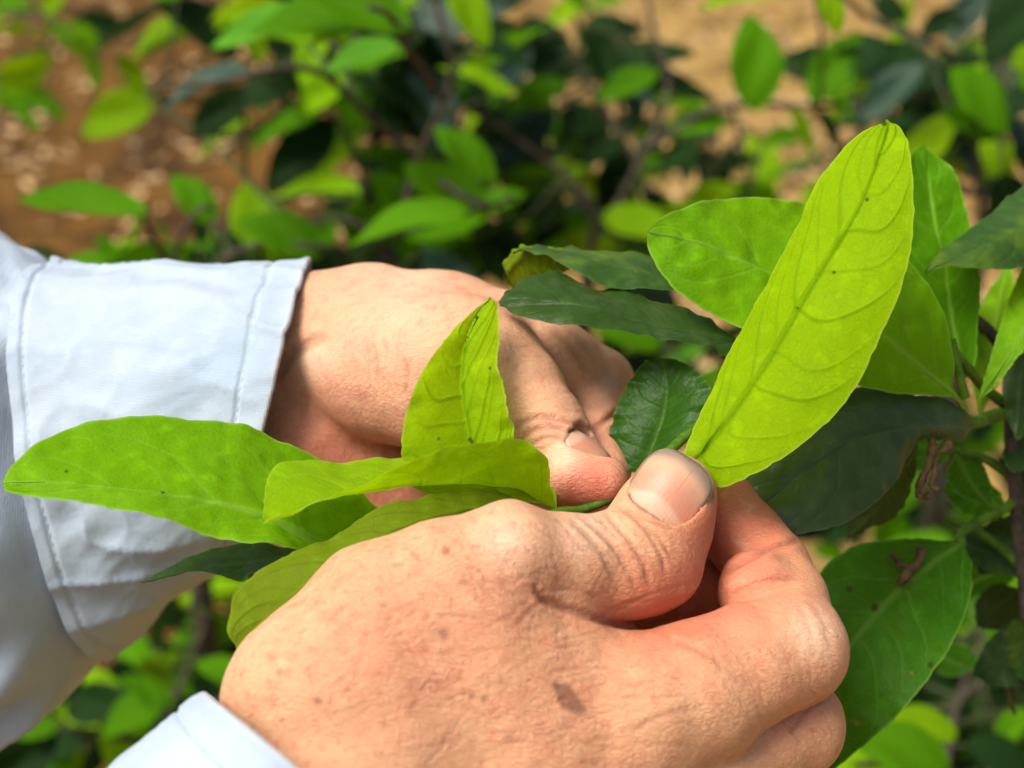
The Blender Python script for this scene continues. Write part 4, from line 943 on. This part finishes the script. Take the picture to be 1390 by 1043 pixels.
class Shrub:
    def __init__(s, hub, label, group='citrus shrubs growing behind the hands'):
        h = P(*hub); s.root = np.array([h[0], h[1] + .05, 0.0]); s.e = empty('citrus_shrub', s.root)
        tag(s.e, label, 'shrub', group); s.pts = []; s.n = 0; s.hub = h
        w = np.array([rng.uniform(-.03, .03), rng.uniform(-.03, .03), 0])
        s.branch_w([s.root, s.root * .5 + h * .5 + w, h], .012, .006, 'trunk')
    def branch_w(s, pts, r0, r1, name='branch'):
        c = spline(pts, 26); c[1:-1] += .006 * np.stack([vnoise(c * 14, k + 20) for k in range(3)], 1)[1:-1]
        V, F = tube_data(c, np.linspace(r0, r1, 26), 8, jit=.15); obj(name, mesh_from(name, V, F, BARK), s.e); s.pts.append(c[6:] if name != 'trunk' else c[-4:])
    def branch(s, pts, r0=.0026, r1=.0012): s.branch_w([P(*p) for p in pts], r0, r1)
    def leaf_w(s, b, tip, mat, variant, roll, up=None):
        b, tip = np.array(b), np.array(tip); L = np.linalg.norm(tip - b)
        X = (tip - b) / L; Z = np.array(up if up is not None else (0, -.45, .9), float); Z -= X * (Z @ X)
        if np.linalg.norm(Z) < .1: Z = np.array([1.0, 0, 0]) - X * X[0]
        Z /= np.linalg.norm(Z); Y = np.cross(Z, X)
        c, sn = math.cos(roll), math.sin(roll); Y, Z = c * Y + sn * Z, c * Z - sn * Y
        o = obj('leaf', gen_mesh(variant, mat), None); o.parent = s.e
        M = Matrix(((X[0] * L, Y[0] * L, Z[0] * L, b[0]), (X[1] * L, Y[1] * L, Z[1] * L, b[1]), (X[2] * L, Y[2] * L, Z[2] * L, b[2]), (0, 0, 0, 1)))
        o.matrix_parent_inverse = Matrix.Translation(-Vector(s.root)); o.matrix_basis = M
        s.n += 1
        q = np.vstack(s.pts); k = np.argmin(((q - b) ** 2).sum(1) + 0.3 * np.maximum(0, (q - b) @ X) ** 2); a = q[k]
        if not hasattr(s, 'pet'): s.pet = []
        mid = (a + b) / 2 + np.array([0, 0, .12 * np.linalg.norm(a - b)]) * .3
        if np.linalg.norm(a - b) > .10: b2 = a + (b - a) * .5; s.pts.append(spline([a, mid, b], 8))
        s.pet.append(tube_data(spline([a, mid, b + X * L * .04], 7), np.linspace(.0017, .0010, 7), 5))
    def leaf(s, bx, by, tx, ty, d, mat, roll=0.0, dd=0.0, variant=None, z=None):
        v = variant if variant is not None else rng.integers(0, 4)
        s.leaf_w(P(bx, by, d), P(tx, ty, d + dd), mat, v, roll, z)
    def done(s):
        V, F = join_data(s.pet); o = obj('twigs', mesh_from('twigs', V, F, TWIG), s.e); o['kind'] = 'stuff'
CAMV = (0, -.8, .6)
G_, L_, D_, B_, PA = B_GREEN, B_LIME, B_DARK, B_BLUE, B_PALE

A = Shrub((520, 330, .80), 'leafy citrus shrub with pale and lime shoots rising behind the sleeve and wrist')
A.branch([(520, 330, .80), (560, 230, .78), (620, 120, .74), (600, 20, .72), (560, -60, .72)])
A.branch([(570, 210, .78), (480, 130, .74), (400, 90, .70), (300, 110, .70), (205, 128, .72)])
A.branch([(560, 230, .78), (600, 260, .70), (670, 290, .66), (700, 270, .66)])
A.branch([(600, 130, .75), (540, 40, .60), (500, 10, .56)])
A.branch([(520, 330, .80), (460, 300, .80), (400, 320, .80)])
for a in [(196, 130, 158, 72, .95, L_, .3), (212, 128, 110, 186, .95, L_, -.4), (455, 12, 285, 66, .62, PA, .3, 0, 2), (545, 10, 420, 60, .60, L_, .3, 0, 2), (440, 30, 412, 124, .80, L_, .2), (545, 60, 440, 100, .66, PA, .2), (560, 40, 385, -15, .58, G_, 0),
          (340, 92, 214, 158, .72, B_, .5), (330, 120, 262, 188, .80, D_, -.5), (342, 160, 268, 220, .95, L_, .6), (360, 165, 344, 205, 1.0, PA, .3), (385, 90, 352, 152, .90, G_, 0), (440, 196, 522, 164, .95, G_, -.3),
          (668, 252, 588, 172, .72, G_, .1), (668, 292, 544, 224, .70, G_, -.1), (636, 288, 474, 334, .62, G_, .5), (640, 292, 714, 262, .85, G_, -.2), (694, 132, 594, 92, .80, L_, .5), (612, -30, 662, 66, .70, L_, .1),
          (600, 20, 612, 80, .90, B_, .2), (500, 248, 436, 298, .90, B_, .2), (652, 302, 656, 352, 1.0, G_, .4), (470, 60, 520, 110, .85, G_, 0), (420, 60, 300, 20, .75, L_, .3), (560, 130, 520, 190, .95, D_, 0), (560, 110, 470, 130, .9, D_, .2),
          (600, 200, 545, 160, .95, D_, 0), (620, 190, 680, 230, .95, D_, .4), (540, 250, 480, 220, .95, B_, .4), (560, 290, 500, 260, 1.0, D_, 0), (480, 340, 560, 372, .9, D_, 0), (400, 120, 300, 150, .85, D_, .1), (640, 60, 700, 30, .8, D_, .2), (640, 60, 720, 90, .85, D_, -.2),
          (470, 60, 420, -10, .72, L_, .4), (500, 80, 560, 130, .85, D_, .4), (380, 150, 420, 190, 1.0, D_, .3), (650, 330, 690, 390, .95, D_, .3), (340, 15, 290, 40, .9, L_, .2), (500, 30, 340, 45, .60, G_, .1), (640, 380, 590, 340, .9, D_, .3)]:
    A.leaf(*a)
Bq = Shrub((250, 420, .78), 'low citrus sprig with green leaves just above the pale blue sleeve')
Bq.branch([(250, 420, .78), (240, 350, .76), (270, 300, .74), (290, 285, .74)])
Bq.branch([(250, 400, .78), (330, 350, .78), (430, 340, .78), (470, 345, .80)])
Bq.branch([(245, 380, .78), (210, 320, .74), (200, 290, .72)])
for a in [(202, 292, 24, 270, .62, G_, .4), (292, 302, 232, 238, .80, G_, 0), (275, 340, 270, 290, .9, D_, .4), (330, 360, 290, 310, .85, D_, 0), (440, 345, 322, 300, .78, G_, .1), (430, 350, 450, 285, .85, G_, .2), (160, 364, 78, 362, .80, G_, .2), (170, 372, 130, 318, .85, G_, .3), (250, 372, 190, 345, .9, L_, .2), (230, 370, 290, 330, .9, G_, .2),
          (360, 380, 300, 345, .8, D_, 0), (390, 372, 470, 345, .8, D_, .2), (310, 375, 350, 330, .85, G_, .3), (430, 330, 390, 290, .9, L_, .3), (240, 360, 215, 380, .9, L_, 0)]:
    Bq.leaf(*a)
C = Shrub((800, 380, 1.0), 'dark-stemmed citrus shrub in shade behind the left hand knuckles')
C.branch([(800, 380, 1.0), (790, 280, .96), (720, 200, .94), (640, 140, .92)], .0032, .0018)
C.branch([(800, 330, 1.0), (860, 220, 1.0), (900, 120, 1.0), (880, 40, 1.0), (865, -30, 1.0)], .0032, .0018)
C.branch([(870, 200, 1.0), (940, 160, 1.0), (1010, 148, .98), (1150, 146, .96)], .0032, .0018)
C.branch([(790, 280, .96), (740, 250, .98), (690, 240, 1.0)])
C.branch([(860, 220, 1.0), (800, 120, 1.0), (760, 40, 1.0)])
for a in [(1026, 152, 1018, 18, .88, B_GREEN, .1), (1112, -8, 948, 12, .72, L_, .5), (1100, 140, 1168, 44, .95, G_, .1), (895, 98, 808, 138, 1.0, G_, 0), (880, 85, 905, 110, 1.1, L_, 0), (935, 150, 890, 128, 1.05, L_, .3), (905, 168, 992, 164, 1.0, G_, .5), (900, 205, 840, 245, 1.1, G_, .3),
          (765, 110, 725, 80, 1.1, G_, 0), (760, 75, 715, 20, 1.0, D_, 0), (790, 40, 850, 30, 1.1, D_, .1), (1035, 195, 1095, 180, 1.1, G_, .2), (900, 230, 950, 180, .95, D_, 0), (840, 60, 880, 100, 1.1, D_, .3), (760, 150, 830, 180, 1.0, D_, .2), (780, 220, 850, 190, 1.0, D_, .1), (870, 260, 930, 310, 1.05, D_, .1), (940, 180, 930, 250, 1.0, D_, .3), (770, 300, 720, 340, 1.0, D_, .2), (820, 300, 880, 340, 1.0, D_, .1)]:
    C.leaf(*a)
Dq = Shrub((1330, 330, .95), 'citrus shrub with hanging dark leaves above the grey-green leaf')
Dq.branch([(1330, 330, .95), (1330, 200, .90), (1300, 90, .85), (1200, 40, .80), (1120, -20, .70)], .0030, .0014)
Dq.branch([(1320, 150, .88), (1380, 60, .80), (1420, -40, .75)])
Dq.branch([(1330, 260, .92), (1240, 240, .95), (1150, 290, 1.0)], .0032, .0018)
Dq.branch([(1310, 130, .87), (1230, 130, .9), (1160, 150, .92)])
for a in [(1116, -12, 1139, 46, .55, L_, .1), (1258, 72, 1148, 98, .80, D_, .3), (1252, 82, 1168, 168, .85, B_, .1), (1405, -25, 1342, 88, .60, D_, .1), (1288, 92, 1366, 184, .75, G_, .1), (1312, 78, 1362, 92, 1.0, L_, .2), (1330, 190, 1375, 250, .85, L_, .2), (1370, 190, 1340, 240, .9, L_, 0),
          (1230, 30, 1180, -10, .9, D_, 0), (1250, 50, 1310, 10, .85, D_, .2), (1240, 130, 1180, 110, .95, D_, .3), (1190, 250, 1140, 220, 1.0, D_, .2), (1270, 140, 1210, 200, .9, D_, .2), (1300, 40, 1330, -20, .85, B_, .2), (1380, 200, 1420, 260, .8, D_, .1), (1210, 60, 1120, 70, .95, D_, .4), (1340, 120, 1400, 140, .85, D_, .3)]:
    Dq.leaf(*a)
E = Shrub((190, 1080, .85), 'low citrus shrub with round green leaves under the pale blue sleeve')
E.branch([(190, 1080, .85), (220, 1000, .85), (250, 900, .88), (280, 830, .90)])
E.branch([(190, 1060, .85), (100, 1000, .88), (20, 960, .9)])
E.branch([(230, 980, .85), (310, 950, .85), (360, 930, .85)])
for a in [(235, 960, 165, 918, .80, G_, .2), (225, 945, 136, 1000, .80, G_, .3), (340, 925, 265, 900, .78, G_, .2), (300, 870, 258, 825, 1.0, G_, .2), (290, 880, 330, 840, 1.0, D_, .2), (120, 1000, 40, 1030, .85, D_, .1), (80, 985, 20, 1000, .8, G_, .2), (150, 1010, 110, 1060, .85, D_, .2), (130, 940, 60, 960, .9, D_, .3), (240, 900, 200, 860, 1.0, D_, 0), (260, 920, 310, 960, .9, D_, .2), (200, 990, 260, 1040, .85, D_, .2), (60, 960, -10, 930, .9, G_, 0), (170, 1000, 220, 960, .85, G_, 0), (60, 1000, 100, 1050, .85, G_, 0)]:
    E.leaf(*a)
Fq = Shrub((1300, 1150, .75), 'citrus shrub with bright leaves low down beyond the wide specked leaf')
Fq.branch([(1300, 1150, .75), (1290, 1050, .74), (1300, 950, .76), (1330, 850, .80)])
Fq.branch([(1295, 1080, .74), (1220, 1040, .70), (1160, 1040, .66)])
Fq.branch([(1300, 950, .76), (1360, 900, .78), (1400, 860, .8)])
for a in [(1290, 1040, 1150, 1005, .55, G_, .2), (1300, 1000, 1200, 970, .62, L_, .2), (1310, 1010, 1400, 1040, .65, D_, .2), (1330, 960, 1400, 930, .8, D_, .1), (1310, 930, 1270, 860, .85, D_, .3), (1340, 850, 1380, 800, .9, D_, .1), (1330, 840, 1290, 790, .95, D_, 0), (1350, 900, 1300, 880, .9, D_, .2), (1290, 1060, 1340, 1100, .7, G_, 0), (1390, 960, 1350, 1020, .7, G_, .2), (1340, 700, 1290, 650, 1.0, G_, .2), (1330, 720, 1380, 690, 1.0, L_, .2), (1250, 1010, 1200, 1050, .6, G_, .3)]:
    Fq.leaf(*a)
H = Shrub((1000, 560, 1.15), 'shaded citrus shrub seen through the gaps between the big leaves and the hands')
H.branch([(1000, 560, 1.15), (980, 480, 1.15), (900, 460, 1.15)])
H.branch([(1000, 520, 1.15), (1100, 600, 1.2), (1200, 740, 1.2), (1240, 860, 1.2)])
for a in [(900, 470, 800, 445, .85, G_, .2), (850, 480, 880, 445, .95, L_, .1), (960, 470, 900, 500, 1.0, PA, .2), (980, 500, 940, 540, 1.0, G_, 0), (1120, 730, 1180, 720, .9, D_, 0), (1150, 760, 1100, 745, .95, G_, 0), (1250, 640, 1200, 700, 1.1, G_, 0), (1340, 780, 1290, 820, 1.0, D_, .2), (1250, 880, 1320, 860, 1.1, D_, 0), (1000, 420, 940, 400, 1.0, G_, .2), (1280, 700, 1340, 720, 1.1, G_, 0), (1260, 690, 1290, 640, 1.1, B_, 0)]:
    H.leaf(*a)
# more leaves filling each shrub behind the ones in view
def fill(s, regions, mats):
    for cx, cy, rx, ry, d0, d1, n in regions:
        for i in range(n):
            a, q = rng.uniform(0, 6.283), math.sqrt(rng.random()); px, py = cx + rx * q * math.cos(a), cy + ry * q * math.sin(a)
            d = rng.uniform(d0, d1); b = P(px, py, d); di = np.array([rng.normal(), rng.normal() * .7, rng.normal() * .6 - .25]); di /= np.linalg.norm(di)
            s.leaf_w(b, b + di * rng.uniform(.045, .075), mats[rng.integers(0, len(mats))], int(rng.integers(0, 4)), rng.normal(0, .5), (rng.normal() * .3, -.3, 1))
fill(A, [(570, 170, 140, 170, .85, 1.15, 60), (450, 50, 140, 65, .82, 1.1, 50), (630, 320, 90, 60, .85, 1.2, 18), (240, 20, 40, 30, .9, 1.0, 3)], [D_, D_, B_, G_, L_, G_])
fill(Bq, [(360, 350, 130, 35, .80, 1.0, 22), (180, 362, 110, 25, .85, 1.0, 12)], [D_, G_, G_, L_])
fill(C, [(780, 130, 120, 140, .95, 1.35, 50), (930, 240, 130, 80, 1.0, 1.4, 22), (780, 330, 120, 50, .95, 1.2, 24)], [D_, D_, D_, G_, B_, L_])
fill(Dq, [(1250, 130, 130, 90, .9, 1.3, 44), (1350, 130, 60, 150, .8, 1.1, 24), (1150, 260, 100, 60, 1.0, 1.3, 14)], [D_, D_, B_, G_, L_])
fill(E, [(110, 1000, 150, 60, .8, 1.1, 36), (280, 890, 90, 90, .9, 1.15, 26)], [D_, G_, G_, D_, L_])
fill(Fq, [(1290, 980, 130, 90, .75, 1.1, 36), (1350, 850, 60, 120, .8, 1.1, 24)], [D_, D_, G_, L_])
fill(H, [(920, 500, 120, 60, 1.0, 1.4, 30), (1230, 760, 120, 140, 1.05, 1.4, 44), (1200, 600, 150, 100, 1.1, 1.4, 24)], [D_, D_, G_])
T = Shrub((-80, 60, 1.5), 'sparse citrus twigs over the brown soil beyond the lime-tipped shrub')
T.branch([(-80, 60, 1.5), (20, 20, 1.45), (110, 10, 1.4)]); T.branch([(-80, 60, 1.5), (-40, 80, 1.45), (5, 110, 1.4)])
fill(T, [(60, 30, 90, 40, 1.2, 1.6, 10), (5, 110, 20, 40, 1.2, 1.5, 5)], [G_, L_, D_])
A2 = [A, T]
for s in (A, Bq, C, Dq, E, Fq, H, T): s.done()
